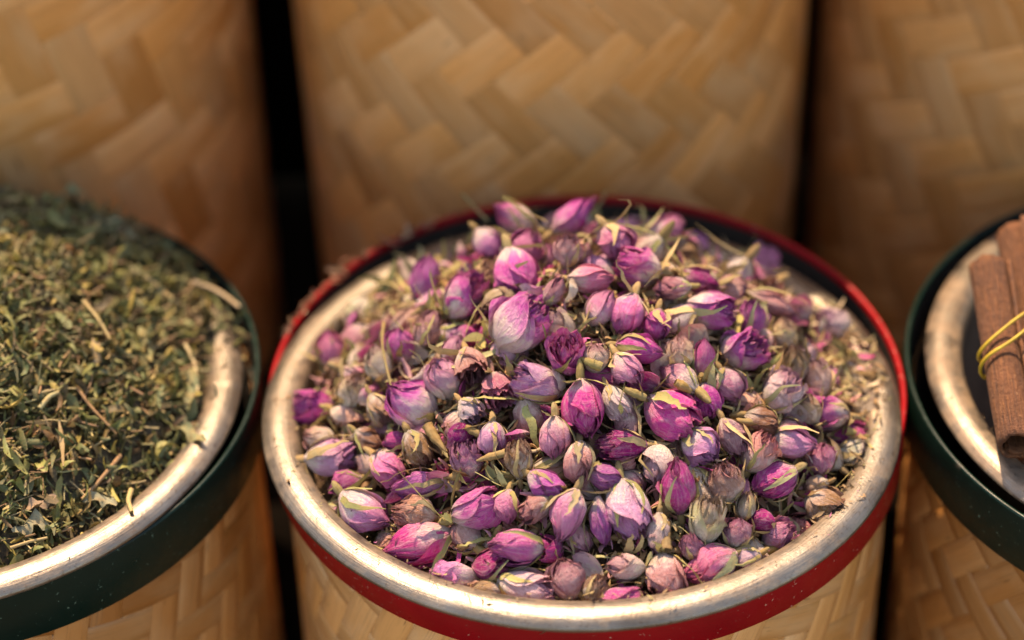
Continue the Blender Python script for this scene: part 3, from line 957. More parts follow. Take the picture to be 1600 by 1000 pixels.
def relax(its, movable, rounds=40):
    for _ in range(rounds):
        moved = 0
        for i in range(len(its)):
            for j in range(i + 1, len(its)):
                a, b = its[i], its[j]
                if (a['p'] - b['p']).length > (a['L'] + b['L']) * .6: continue
                worst = 0
                for (ca, ra) in spheres(a):
                    for (cb, rb_) in spheres(b):
                        worst = max(worst, (ra + rb_) * .86 - (ca - cb).length)
                if worst > .0003:
                    # push the smaller one away from the viewer, along its own line of sight
                    far = a if a['big'] * (1.25 if a['p'].z > b['p'].z else 1) < b['big'] * (1.25 if b['p'].z > a['p'].z else 1) else b
                    if not movable(far): far = b if far is a else a
                    if not movable(far): continue
                    if far.get('sunk', 0) > .013: continue
                    d = (far['p'] - CAM).normalized()
                    st_ = min(.0015, worst * .6)
                    far['p'] = far['p'] + d * st_
                    far['sunk'] = far.get('sunk', 0) + st_
                    moved += 1
        if not moved: break


relax(items, lambda it: True, 30)

# fillers: smaller, paler or browned buds in the layer underneath
WORDS = {'magenta': 'magenta', 'deep': 'dark magenta', 'purple': 'purple', 'pink': 'pink', 'lilac': 'lilac', 'white': 'white-based', 'dusty': 'dusty pink', 'tan': 'tan', 'brown': 'brown',
         'peach': 'peach', 'pale': 'pale pink', 'mauve': 'mauve', 'cream': 'cream'}
fill = []
tries = 0
while len(fill) < 150 and tries < 6000:
    tries += 1
    a = rng.uniform(0, 6.283); rr = .123 * math.sqrt(rng.uniform(0, 1))
    x, y = HC[0] - .003 + rr * math.cos(a), HC[1] - .004 + rr * math.sin(a)
    z = heap_z(x, y) - rng.uniform(.000, .009)
    p = Vector((x, y, z))
    if math.hypot(x - CB.x, y - CB.y) > .117: continue
    r0 = rng.uniform(.0052, .0078)
    ok = True
    for it in items:
        for (c, r) in spheres(it):
            if (c - p).length < (r + r0) * .80: ok = False; break
        if not ok: break
    if ok:
        for it in fill:
            if (it['p'] - p).length < (it['W'] * .5 + r0) * .95: ok = False; break
    if not ok: continue
    pig = rng.choice(['magenta', 'pink', 'lilac', 'dusty', 'tan', 'brown', 'peach', 'pale', 'mauve', 'cream', 'purple'], p=[.05, .09, .07, .14, .18, .10, .11, .10, .05, .09, .02])
    kind = rng.choice(['closed', 'round', 'open', 'dry', 'face', 'cone'], p=[.25, .2, .15, .25, .1, .05])
    Lm = r0 * 2 * rng.uniform(1.1, 1.6)
    th = rng.uniform(0, 360); ti = rng.uniform(-35, 60)
    fill.append(dict(p=p, L=Lm, W=r0 * 2, th=th, ti=ti, kind=str(kind), pig=str(pig), sep=str(rng.choice(['green', 'sage', 'tan', 'olive', 'yellow', 'brown', 'grey'])), ns=int(rng.integers(2, 5)), fl=(0, .8), hip=float(rng.uniform(.8, 1.6)),
                     stem=float(rng.choice([0, 0, .004, .009])), ax=screen_axis(th, ti), hero=False, big=100))

SHORT = []   # short phrase for each hero used in the fillers' labels
def dirword(dx, dy):
    a = math.degrees(math.atan2(dy, dx)) % 360
    return ['right of', 'above right of', 'above', 'above left of', 'left of', 'below left of', 'below', 'below right of'][int(((a + 22.5) % 360) // 45)]


used = set(it['lab'] for it in items)
hero_px = [(it, project(it['p'])) for it in items if it['big'] > 3400]


def trim(words, n=16):
    return ' '.join(words.split()[:n])


HEADS = {}
for it in items:
    w = it['lab'].split()
    HEADS[id(it)] = it['lab']


def short(it):
    """first clause of the hero's label"""
    l = it['lab']
    for cut in (' with ', ' lying ', ' near ', ' in ', ' at ', ' below ', ' hanging ', ' between ', ' left ', ' right ', ' under ', ' on ', ' pointing ', ' resting ', ' opened ', ' inside ', ' aiming ', ' held ', ' wrapped ', ' showing ', ' standing ', ' beside '):
        i = l.find(cut)
        if i > 0: l = l[:i] if len(l[:i].split()) >= 3 else l
    return l


sizew = lambda it: 'tiny' if it['W'] < .0108 else 'small'
kindw = {'closed': 'closed', 'round': 'round', 'open': 'half-open', 'dry': 'withered', 'face': 'unfurled', 'cone': 'pointed'}
for it in fill:
    fx, fy = project(it['p'])
    cands = sorted(hero_px, key=lambda h: math.hypot(h[1][0] - fx, h[1][1] - fy))[:8]
    lab = None
    for h, (hx, hy) in cands:
        s_ = ' '.join(h['lab'].split()[:7])
        l = trim(f"{sizew(it)} {kindw[it['kind']]} {WORDS[it['pig']]} bud {dirword(fx - hx, hy - fy)} the {short(h)}", 16)
        if l not in used:
            lab = l; break
    if lab is None:
        lab = trim(f"{sizew(it)} {kindw[it['kind']]} {WORDS[it['pig']]} bud with {it['sep']} sepals {dirword(fx - cands[0][1][0], cands[0][1][1] - fy)} the {short(cands[0][0])}", 16)
    used.add(lab)
    it['lab'] = lab

for k, it in enumerate(items + fill):
    r_ = np.random.default_rng(1000 + k)
    Rm = rot_from_axis(it['ax'], r_.uniform(0, 6.28))
    cr_ = {'closed': .75, 'round': .8, 'open': 1.25, 'dry': 2.0, 'face': 1.6, 'cone': .7}[it['kind']]
    t = build_bud(it['p'], Rm, it['L'], it['W'], it['kind'], it['pig'], it['sep'], r_, nout=5 if it['hero'] else 4, nsep=min(5, it['ns'] + 1), flare=it['fl'], hip=it['hip'], stem=it['stem'], crumple=cr_, fine=it['hero'])
    tag(t, it['lab'], 'rosebud', 'dried rosebuds heaped in the bowl')


# ------------------------------------------------------------------ loose bits under and between the buds (uncountable)
def scatter(template_fn, n_templates, pts, normals_jit, sizes, cols, mat, name, seed, flat=.5):
    """joins many small curved flakes into one mesh; template_fn(r_) -> verts (k,3), faces (m,4) for unit size"""
    r_ = np.random.default_rng(seed)
    temps = [template_fn(r_) for _ in range(n_templates)]
    VV, FF, CC = [], [], []
    base = 0
    which = r_.integers(0, n_templates, len(pts))
    for ti in range(n_templates):
        idx = np.where(which == ti)[0]
        if len(idx) == 0: continue
        tv, tf = temps[ti]
        m = len(idx)
        # random rotations: yaw about z, then tilt
        yaw = r_.uniform(0, 6.283, m); tl = r_.normal(0, flat, m); tl2 = r_.normal(0, flat, m)
        cz, sz = np.cos(yaw), np.sin(yaw); cx, sx = np.cos(tl), np.sin(tl); cy, sy = np.cos(tl2), np.sin(tl2)
        Rz = np.zeros((m, 3, 3)); Rz[:, 0, 0] = cz; Rz[:, 0, 1] = -sz; Rz[:, 1, 0] = sz; Rz[:, 1, 1] = cz; Rz[:, 2, 2] = 1
        Rx = np.zeros((m, 3, 3)); Rx[:, 0, 0] = 1; Rx[:, 1, 1] = cx; Rx[:, 1, 2] = -sx; Rx[:, 2, 1] = sx; Rx[:, 2, 2] = cx
        Ry = np.zeros((m, 3, 3)); Ry[:, 1, 1] = 1; Ry[:, 0, 0] = cy; Ry[:, 0, 2] = sy; Ry[:, 2, 0] = -sy; Ry[:, 2, 2] = cy
        RR = Rx @ Ry @ Rz
        V = np.einsum('mij,kj->mki', RR, tv) * sizes[idx][:, None, None] + pts[idx][:, None, :]
        VV.append(V.reshape(-1, 3))
        k = len(tv)
        F = tf[None] + (np.arange(m) * k)[:, None, None] + base
        FF.append(F.reshape(-1, tf.shape[1]))
        CC.append(np.repeat(cols[idx], k, axis=0))
        base += m * k
    me = mesh_np(name, np.concatenate(VV), np.concatenate(FF), mat, smooth=True, col=np.concatenate(CC))
    return me


def leaf_template(r_, nv=6, aspect=None, curl=None):
    a = aspect or r_.uniform(.10, .38)
    c = r_.uniform(-2.8, 2.8) if curl is None else curl
    roll_ = r_.uniform(-2.2, 2.2)
    v = np.linspace(0, 1, nv)
    tw = r_.uniform(-1.2, 1.2)
    V = []
    for t in v:
        ang = c * (t - .5)
        px = math.sin(ang) / c if abs(c) > .05 else (t - .5)
        pz = (1 - math.cos(ang)) / c if abs(c) > .05 else 0
        w = a * .5 * (math.sin(math.pi * min(1, t * .9 + .08)) ** .8) * (1 + r_.normal(0, .18)) + .01
        for s_ in (-1, 0, 1):
            y = s_ * w * math.cos(roll_ * .5 * abs(s_)); z = pz + abs(s_) * w * math.sin(roll_) * .8
            cy_, sy_ = math.cos(tw * (t - .5)), math.sin(tw * (t - .5))
            V.append((px, y * cy_ - (z - pz) * sy_, pz + y * sy_ + (z - pz) * cy_))
    V = np.array(V)
    return V, gfaces(3, nv)


def stick_template(r_):
    n = 5
    m = 6
    bend = r_.normal(0, .25)
    path = [(t - .5, bend * (t - .5) ** 2, r_.normal(0, .01)) for t in np.linspace(0, 1, m)]
    return tube(path, [r_.uniform(.018, .04)] * m, n), gfaces(n, m, True)


def hip_template(r_):
    m, n = 7, 7
    path = [(t - .5, .15 * math.sin(t * 3), 0) for t in np.linspace(0, 1, m)]
    rad = [.03, .09, .15, .14, .07, .035, .03]
    return tube(path, rad, n), gfaces(n, m, True)


def heap_points(n, zfn, cx, cy, rmax, seed, down=(0, .01), power=.5):
    r_ = np.random.default_rng(seed)
    a = r_.uniform(0, 6.283, n); rr = rmax * r_.uniform(0, 1, n) ** power
    x = cx + rr * np.cos(a); y = cy + rr * np.sin(a)
    z = np.array([zfn(float(p), float(q)) for p, q in zip(x, y)]) - r_.uniform(*down, n)
    return np.stack([x, y, z], 1)


def pick_cols(n, pal, wts, seed, jit=.2):
    r_ = np.random.default_rng(seed)
    P = (np.array(pal) * (np.array((.82, .80, .62)) if pal is HERB_PAL else 1))[r_.choice(len(pal), n, p=np.array(wts) / sum(wts))]
    return np.clip(P * r_.uniform(1 - jit, 1 + jit, (n, 1)) * r_.uniform(.94, 1.06, (n, 3)), 0, .9)


def dome(zfn, cx, cy, rmax, drop, mat, name, colr):
    nr, na = 24, 72
    V = []
    for i in range(nr):
        for j in range(na):
            r = rmax * i / (nr - 1); a = j * 6.28318 / na
            x, y = cx + r * math.cos(a), cy + r * math.sin(a)
            V.append((x, y, zfn(x, y) - drop))
    return mesh_np(name, V, gfaces(na, nr, True), mat, col=np.tile(np.array(colr), (len(V), 1)))


dm = link('heap_core', dome(heap_z, CB.x, CB.y, .118, .0135, M_CRUMB, 'heap_core', (.06, .03, .018)))  # dome added beneath the buds so no light comes through the heap
tag(dm, 'brown core added under the rosebuds to block light', 'heap core', kind='stuff')
HERB_PAL = None
ROSE_PAL = [(.48, .35, .17), (.32, .28, .13), (.52, .24, .22), (.44, .05, .20), (.58, .28, .34), (.30, .17, .075), (.64, .48, .31), (.10, .055, .025)]
ROSE_W = [3, 2.5, 1.6, 1.2, 1.0, 3, 1.2, 2.5]
n = 6400
P = heap_points(n, heap_z, CB.x, CB.y, .1165, 31, (-.0018, .0110))
o = link('loose_sepals', scatter(lambda r_: leaf_template(r_), 40, P, None, np.random.default_rng(5).uniform(.005, .013, n), pick_cols(n, ROSE_PAL, ROSE_W, 6), M_CRUMB, 'loose_sepals', 32, .7))
tag(o, 'broken sepals and petal shreds filling the gaps between the rosebuds', 'loose sepals', kind='stuff')
n = 230
P = heap_points(n, heap_z, CB.x, CB.y, .114, 41, (-.001, .007))
o = link('loose_hips', scatter(hip_template, 12, P, None, np.random.default_rng(8).uniform(.008, .015, n), pick_cols(n, [(.19, .11, .045), (.15, .115, .045), (.14, .07, .03), (.25, .17, .08)], [3, 2, 2, 1], 9), M_CRUMB, 'loose_hips', 42, .5))
tag(o, 'loose rose hips and stalk ends among the buds', 'loose hips', kind='stuff')

# crumbs that fell on the rims
def rim_points(cb, n, seed, a0=0, a1=6.283, ro=.1385, z=.0):
    r_ = np.random.default_rng(seed)
    a = r_.uniform(a0, a1, n)
    rr = ro - .0155 + .0115 * r_.uniform(0, 1, n) ** 2.2
    return np.stack([cb.x + rr * np.cos(a), cb.y + rr * np.sin(a), np.full(n, cb.z + .0002 + z) + np.sin(a) * -.0 - np.clip(ro - .0105 - rr, 0, 1) * .25], 1)


CR_PAL = [(.30, .18, .09), (.12, .07, .03), (.42, .10, .26), (.40, .33, .14)]
n = 230
P = np.concatenate([rim_points(CB, 320, 51, R(160), R(370)), rim_points(CB, 300, 52, R(-45), R(40))])
P[:, 2] += (P[:, 1] - CB.y) * -.026
o = link('rim_crumbs', scatter(lambda r_: leaf_template(r_, 4), 10, P, None, np.abs(np.random.default_rng(5).gamma(1.0, .0011, len(P))) + .0003, pick_cols(len(P), CR_PAL, [3, 2, .6, 1], 7), M_CRUMB, 'rim_crumbs', 53, .4))
tag(o, 'fine crumbs scattered over the rim of the rosebud bowl', 'crumbs', kind='stuff')

r_ = np.random.default_rng(57)
n = 210
a_ = np.radians(r_.normal(6, 13, n)); q_ = .1385 - .0265 + .022 * r_.uniform(0, 1, n) ** 1.4
P = np.stack([CB.x + q_ * np.cos(a_), CB.y + q_ * np.sin(a_), H + .0005 + r_.uniform(-.001, .0025, n)], 1)
o = link('broken_sepals', scatter(lambda q: leaf_template(q, 6), 16, P, None, r_.uniform(.003, .010, n), pick_cols(n, ROSE_PAL, [3, 2, .6, .2, .5, 3, 3, 3], 58), M_CRUMB, 'broken_sepals', 59, .5))
tag(o, 'beige and brown broken bits spilling onto the right of the rim', 'debris', kind='stuff')

# ------------------------------------------------------------------ dried herb heap
LC = (LB.x, LB.y + .010)


def herb_z(x, y):
    dx, dy = x - LC[0], y - LC[1]
    r = math.hypot(dx, dy) / .128
    b_ = .0022 * math.sin(x * 140 + 2) * math.sin(y * 120) + .0015 * math.sin(x * 310) * math.cos(y * 270)
    back = max(0, dy / .12) * .009
    return H - .004 + .056 * max(0, 1 - r ** 1.8) - max(0, r - 1) * .05 + b_ + back


HERB_PAL = [(.13, .155, .06), (.085, .12, .055), (.20, .20, .07), (.34, .27, .09), (.05, .04, .02), (.13, .07, .035), (.14, .17, .10), (.34, .26, .13)]
HERB_W = [4, 3.2, 2.6, 1.6, 2.2, 1.6, 2.2, .8]
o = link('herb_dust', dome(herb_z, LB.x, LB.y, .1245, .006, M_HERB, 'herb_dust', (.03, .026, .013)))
tag(o, 'dark herb dust packed under the dried green leaves', 'herb dust', kind='stuff')


def lop(P, cb, lim):   # keep what lies inside the bowl; at the back it may spill over the rim
    d = np.hypot(P[:, 0] - cb.x, P[:, 1] - cb.y)
    spill = np.clip((P[:, 1] - cb.y - .012) / .02, 0, 1) * .0185 + np.random.default_rng(3).normal(0, .0012, len(P))
    return P[d < lim + spill]


P = lop(heap_points(12000, herb_z, LB.x, LB.y, .143, 61, (-.003, .007)), LB, .1215)
n = len(P)
sz = np.minimum(np.random.default_rng(15).gamma(3.0, .0028, n) + .0026, .0155)
o = link('dried_herb', scatter(lambda r_: leaf_template(r_, 6), 60, P, None, sz, pick_cols(n, HERB_PAL, HERB_W, 16, .5), M_HERB, 'dried_herb', 62, .95))
tag(o, 'heap of crushed dried green herb leaves in the left bowl', 'dried herb', kind='stuff')
P = lop(heap_points(2000, herb_z, LB.x, LB.y, .134, 63, (-.002, .002)), LB, .119)
n = len(P)
o = link('herb_stalks', scatter(stick_template, 20, P, None, np.random.default_rng(17).uniform(.005, .016, n) , pick_cols(n, [(.36, .28, .13), (.28, .16, .08), (.24, .22, .10)], [2, 1.5, 1.5], 18), M_HERB, 'herb_stalks', 64, .35))
tag(o, 'short broken stalks mixed through the dried green herb', 'herb stalks', kind='stuff')
n = 160
P = rim_points(LB, n, 71, R(-110), R(25))
o = link('herb_crumbs', scatter(lambda r_: leaf_template(r_, 4), 10, P, None, np.random.default_rng(5).gamma(1.2, .0020, n) + .0004, pick_cols(n, HERB_PAL, HERB_W, 19), M_HERB, 'herb_crumbs', 72, .4))
tag(o, 'green crumbs scattered over the rim of the left bowl', 'crumbs', kind='stuff')


def herb_item(kind, pts_px, width, col, label, lift=.0035):
    """one leaf or stalk that stands out on the herb heap, along a screen path laid onto the heap"""
    path = []
    for (x, y) in pts_px:
        d = ray(x, y); t = .8
        while t < 1.5:
            p = CAM + d * t
            if p.z - max(herb_z(p.x, p.y), H - .001) - lift < 0: break
            t += .001
        path.append(np.array(p))
    path = np.array(path)
    # resample
    s = np.linspace(0, 1, len(path)); q = np.linspace(0, 1, 9)
    path = np.stack([np.interp(q, s, path[:, k]) for k in range(3)], 1)
    path[1:-1] = (path[:-2] + path[1:-1] * 2 + path[2:]) / 4
    if kind == 'herb_stalk':
        V = tube(path, [width / 2 * (1.1 - .3 * a) for a in q], 7); F = gfaces(7, 9, True); uv = tube_uv(9, 7)
    else:
        T = np.gradient(path, axis=0); T /= np.linalg.norm(T, axis=1)[:, None]
        S = np.cross(T, np.array([0, -.3, 1.0])); S /= np.linalg.norm(S, axis=1)[:, None]
        V = []; uv = []
        for k in range(9):
            w = width / 2 * math.sin(math.pi * (q[k] * .88 + .06)) ** .8
            for s_ in (-1, -.5, 0, .5, 1):
                V.append(path[k] + S[k] * w * .8 * s_ * (1 + .22 * math.sin(k * 2.3 + s_ * 4)) + np.array([0, 0, 1]) * (abs(s_) ** 1.5 * w * .9 * math.sin(k * 1.1 + width * 900))); uv.append((s_ * .5 + .5, q[k]))
        V = np.array(V); F = gfaces(5, 9)
    o = link(kind, mesh_np(kind, V, F, M_LEAFY, uv=uv))
    o.color = (*col, 1)
    tag(o, label, 'herb leaf' if kind == 'herb_leaf' else 'herb stalk', 'leaves and stalks lying on the dried herb')


TAN_, OLV, GRN, BRN, GRY = (.42, .32, .15), (.19, .19, .08), (.15, .18, .09), (.30, .16, .08), (.19, .20, .14)
herb_item('herb_stalk', [(289, 538), (303, 562), (308, 590), (309, 612)], .0016, (.50, .40, .22), 'pale curved stalk standing beside the green leaf near the right rim')
herb_item('herb_leaf', [(300, 575), (300, 605), (292, 640)], .0070, GRN, 'broad green leaf under the pale curved stalk near the right rim')
herb_item('herb_leaf', [(145, 528), (152, 550), (143, 575)], .0050, (.28, .20, .11), 'tan rolled leaf in the middle of the herb heap')
herb_item('herb_stalk', [(188, 712), (168, 736), (146, 762), (128, 780)], .0018, BRN, 'straight brown stalk slanting down left in the lower half of the heap')
herb_item('herb_stalk', [(120, 605), (145, 640), (170, 665), (182, 678)], .0013, BRN, 'long thin brown stalk slanting down right below the tan rolled leaf')
herb_item('herb_stalk', [(62, 638), (78, 618), (105, 608)], .0022, (.38, .34, .17), 'arched pale stalk left of the long thin brown one')
herb_item('herb_leaf', [(92, 655), (97, 690), (99, 728)], .0024, (.38, .26, .13), 'upright tan stalk-like leaf in the lower left of the heap')
herb_item('herb_leaf', [(130, 785), (160, 775), (182, 790)], .0066, GRY, 'grey-green ribbed leaf close to the lower right rim')
herb_item('herb_leaf', [(20, 832), (48, 815), (76, 822)], .0090, GRY, 'wide grey-green leaf at the bottom left')
herb_item('herb_leaf', [(42, 795), (60, 785), (88, 775)], .0060, (.26, .17, .12), 'brownish curled leaf above the wide grey-green one')
herb_item('herb_stalk', [(16, 856), (46, 846), (74, 840)], .0013, (.40, .30, .14), 'thin tan stalk lying below the wide grey-green leaf')
herb_item('herb_stalk', [(205, 765), (200, 782), (206, 800)], .0022, (.46, .34, .14), 'short bright tan stalk next to the lower right rim')
herb_item('herb_leaf', [(280, 665), (300, 676), (320, 690)], .0066, GRN, 'pointed dark green leaf overhanging the right rim')
herb_item('herb_leaf', [(218, 510), (228, 535), (236, 565)], .0062, OLV, 'long olive leaf right of the middle of the heap')
herb_item('herb_stalk', [(300, 440), (330, 450), (352, 462), (374, 480)], .0022, (.50, .38, .24), 'pale pinkish stalk lying across the upper right rim')
herb_item('herb_stalk', [(130, 470), (155, 500), (172, 530)], .0016, (.44, .34, .16), 'blurred tan stalk above the tan rolled leaf')
herb_item('herb_leaf', [(165, 345), (195, 355), (215, 375)], .0060, (.20, .25, .16), 'blurred bluish green leaf near the top of the heap')
herb_item('herb_leaf', [(100, 300), (118, 296), (130, 305)], .0060, (.14, .24, .12), 'blurred bright green leaf on the back edge of the heap')
herb_item('herb_stalk', [(225, 430), (255, 455), (280, 475)], .0016, (.42, .34, .18), 'blurred thin stalk slanting down right in the upper right of the heap')

# ------------------------------------------------------------------ loose curled stalks and hips among the buds
def rose_path(kind, pts_px, radii, col, label, lifts, cat):
    path = []
    for (x, y), lf in zip(pts_px, lifts):
        p = hit_heap(x, y, lf)
        path.append(np.array(p))
    path = np.array(path)
    s = np.linspace(0, 1, len(path)); q = np.linspace(0, 1, 11)
    path = np.stack([np.interp(q, s, path[:, k]) for k in range(3)], 1)
    for _ in range(2): path[1:-1] = (path[:-2] + path[1:-1] * 2 + path[2:]) / 4
    rad = np.interp(q, np.linspace(0, 1, len(radii)), radii) * (.80 if kind == 'rose_hip' else 1) * (1 + .10 * np.sin(q * 23 + pts_px[0][0]))
    o = link(kind, mesh_np(kind, tube(path, rad, 8, .09), gfaces(8, 11, True), M_LEAFY, uv=tube_uv(11, 8)))
    o.color = (col[0] * .62, col[1] * .58, col[2] * .55, 1)
    tag(o, label, cat, 'loose stalks and hips among the rosebuds')


rose_path('dry_stalk', [(600, 504), (596, 535), (603, 570), (612, 605)], [.0008, .0005, .0005, .0006], (.36, .29, .12), 'thin curled dry stalk standing in front of the purple bud on the left', [.012, .013, .012, .010], 'stalk')
rose_path('dry_stalk', [(722, 302), (742, 325), (762, 345)], [.0005, .0006, .0007], (.34, .32, .14), 'blurred thin stalk sticking up left of the topmost buds', [.02, .014, .006], 'stalk')
rose_path('rose_hip', [(1200, 662), (1175, 660), (1150, 658)], [.0006, .0020, .0016], (.34, .24, .09), 'long brown hip left of the wavy-edged bud', [.006, .006, .006], 'rose hip')
rose_path('rose_hip', [(1320, 672), (1345, 680), (1370, 690), (1396, 695)], [.0026, .0022, .0009, .0008], (.36, .30, .10), 'olive hip with its stalk reaching over the right rim', [.006, .008, .010, .012], 'rose hip')
rose_path('rose_hip', [(557, 845), (575, 855), (598, 862)], [.0006, .0022, .0018], (.30, .28, .10), 'green freckled hip left of the long green-clasped bud', [.006, .006, .006], 'rose hip')
rose_path('rose_hip', [(735, 918), (752, 925), (770, 938)], [.0020, .0024, .0008], (.40, .32, .08), 'ochre freckled hip on the inner edge of the front rim', [.006, .006, .005], 'rose hip')
rose_path('rose_hip', [(905, 925), (918, 940), (926, 950)], [.0018, .0022, .0018], (.34, .20, .08), 'brown hip wedged against the front rim at the centre', [.005, .005, .004], 'rose hip')
rose_path('rose_hip', [(668, 665), (680, 685), (698, 706)], [.0030, .0026, .0007], (.40, .26, .10), 'tan hip tapering down right from the big pink and white bud', [.008, .008, .008], 'rose hip')
rose_path('rose_hip', [(724, 662), (736, 672), (752, 680)], [.0008, .0024, .0020], (.34, .22, .08), 'brown hip under the pale mauve crumpled rose', [.008, .008, .007], 'rose hip')
rose_path('rose_hip', [(745, 720), (765, 714), (790, 708)], [.0006, .0022, .0024], (.38, .28, .12), 'beige hip left of the brown withered bud', [.010, .010, .008], 'rose hip')
rose_path('rose_hip', [(906, 560), (925, 568), (940, 574)], [.0012, .0026, .0028], (.30, .26, .09), 'olive hip right of the opened magenta bud', [.010, .010, .009], 'rose hip')
rose_path('rose_hip', [(975, 608), (990, 614), (1008, 622)], [.0014, .0024, .0022], (.34, .27, .10), 'olive hip between the big central and the large purple-magenta bud', [.010, .010, .009], 'rose hip')
rose_path('rose_hip', [(1055, 597), (1066, 603), (1078, 612)], [.0020, .0030, .0014], (.44, .28, .09), 'ochre speckled hip in the green starry calyx', [.014, .014, .012], 'rose hip')
rose_path('rose_hip', [(1042, 815), (1040, 840), (1041, 860)], [.0018, .0026, .0030], (.30, .18, .08), 'brown hip standing above the shrivelled pink bud', [.008, .009, .010], 'rose hip')
rose_path('rose_hip', [(1195, 862), (1215, 855), (1232, 848)], [.0022, .0022, .0008], (.34, .28, .08), 'olive hip at the lower right rim under the curled petals', [.003, .003, .003], 'rose hip')

# loose petals and empty calyxes lying on the heap
def near_label(p, head):
    fx, fy = project(p)
    for h, (hx, hy) in sorted(hero_px, key=lambda q: math.hypot(q[1][0] - fx, q[1][1] - fy))[:10]:
        l = trim(f"{head} {dirword(fx - hx, hy - fy)} the {short(h)}", 16)
        if l not in used:
            used.add(l)
            return l
    return trim(head + ' in the heap', 16)


r_ = np.random.default_rng(404)
made = 0; tries = 0; spots = []
while made < 74 and tries < 3000:
    tries += 1
    a = r_.uniform(0, 6.283); rr = .116 * math.sqrt(r_.uniform(0, 1))
    x, y = CB.x + rr * math.cos(a), CB.y + rr * math.sin(a)
    p = Vector((x, y, heap_z(x, y) + r_.uniform(.002, .006)))
    if any((q - p).length < .013 for q in spots): continue
    inside = min(min((c - p).length - r for c, r in spheres(it)) for it in items + fill)
    if inside < .0006 or inside > .006: continue
    spots.append(p)
    rq = np.random.default_rng(5000 + made)
    if made % 3 != 2:
        pn = str(rq.choice(['magenta', 'deep', 'pink', 'lilac', 'pale', 'cream', 'purple', 'dusty']))
        L_, W_ = rq.uniform(.010, .016), rq.uniform(.010, .015)
        nu, nv = 9, 10
        v_, u_ = petal_verts(L_, W_ / 2, 'open', prof_fn('open', rq), 0, rq.uniform(.8, 1.2), 1.0, 0, 1, rq, 2.2, .3, nu, nv)
        v_ = v_ - v_.mean(0)
        o = link('loose_petal', mesh_np('loose_petal', v_, gfaces(nu, nv), M_PETAL, uv=u_), None, p)
        o.rotation_euler = (r_.uniform(-2.2, -.6), r_.uniform(-.6, .6), r_.uniform(0, 6.28))
        o.color = (*PAL[pn][0], PAL[pn][1] - .05)
        tag(o, near_label(p, f"loose crumpled {WORDS[pn]} petal"), 'petal', 'loose petals lying among the buds')
    else:
        sc = str(rq.choice(['green', 'sage', 'tan', 'yellow', 'olive']))
        t = empty('empty_calyx', p)
        t.rotation_euler = rot_from_axis(Vector((r_.normal(0, .6), r_.normal(-.3, .6), r_.uniform(.3, 1))).normalized(), r_.uniform(0, 6.28)).to_euler()
        pf = prof_fn('round', rq)
        for k in range(5):
            v_, u_ = sepal_verts(.012, .005, pf, k * 1.2566 + rq.normal(0, .15), rq.uniform(.008, .013), rq.uniform(.003, .0042), rq.uniform(.35, 1.1), rq)
            o = link('sepal', mesh_np('sepal', v_, gfaces(5, 9), M_LEAFY, uv=u_), t)
            o.color = (*(np.array(SEPCOL[sc]) * rq.uniform(.8, 1.3)).tolist(), 1)
        path = [(0, 0, -.0055 - .008 * q) for q in np.linspace(0, 1, 8)]
        o = link('hip', mesh_np('hip', tube(path, [.0009, .0018, .0021, .0019, .0014, .0008, .0006, .0006], 9, .1), gfaces(9, 8, True), M_LEAFY, uv=tube_uv(8, 9)), t)
        o.color = (.24, .15, .06, 1)
        word = {'green': 'green', 'sage': 'pale green', 'tan': 'tan', 'yellow': 'yellowish', 'olive': 'olive'}[sc]
        tag(t, near_label(p, f"empty {word} star calyx"), 'calyx', 'empty calyxes lying among the buds')
    made += 1

# dark scraps caught on the back left of the red hoop
n = 90
a_ = np.radians(r_.uniform(112, 165, n)); q_ = .1392 + r_.normal(0, .0012, n)
P = np.stack([FC[0] + q_ * np.cos(a_), FC[1] + q_ * np.sin(a_), H - .0040 + r_.uniform(-.0005, .0015, n)], 1)
o = link('hoop_scraps', scatter(lambda q: leaf_template(q, 5), 10, P, None, r_.gamma(2, .0016, n) + .001, pick_cols(n, [(.12, .05, .03), (.26, .10, .06), (.34, .24, .16)], [3, 2, 1], 61), M_CRUMB, 'hoop_scraps', 62, .5))
tag(o, 'dark dried scraps caught on the back left edge of the red hoop', 'debris', kind='stuff')

# sticky residue on the right of the rim
def residue():
    n_u, n_v = 14, 18
    r_ = np.random.default_rng(77)
    ns = sinnoise(r_, 6, 6.0)
    V = []
    for j in range(n_v):
        for i in range(n_u):
            a = R(-6) + R(17) * (j / (n_v - 1)) + .02 * ns(i * .1, j * .05)
            rr = .1085 + .024 * i / (n_u - 1) + .0012 * ns(j * .3, 0)
            e = min(i, n_u - 1 - i, j, n_v - 1 - j)
            z = CB.z - .0055 + .0050 * min(1, (i / (n_u - 1)) * 1.4) + (.0003 + .0006 * ns(i * .22, j * .22)) * (1 if e > 0 else -1)
            V.append((CB.x + rr * math.cos(a), CB.y + rr * math.sin(a), z))
    o = link('sticky_residue', mesh_np('sticky_residue', V, gfaces(n_u, n_v), M_FILM))
    tag(o, 'shiny brown sticky residue smeared on the right of the rosebud bowl rim', 'residue')


residue()

# ------------------------------------------------------------------ cinnamon sticks
def SF0(z):
    v = -FWD - z * (-FWD).dot(z)
    return v.normalized()


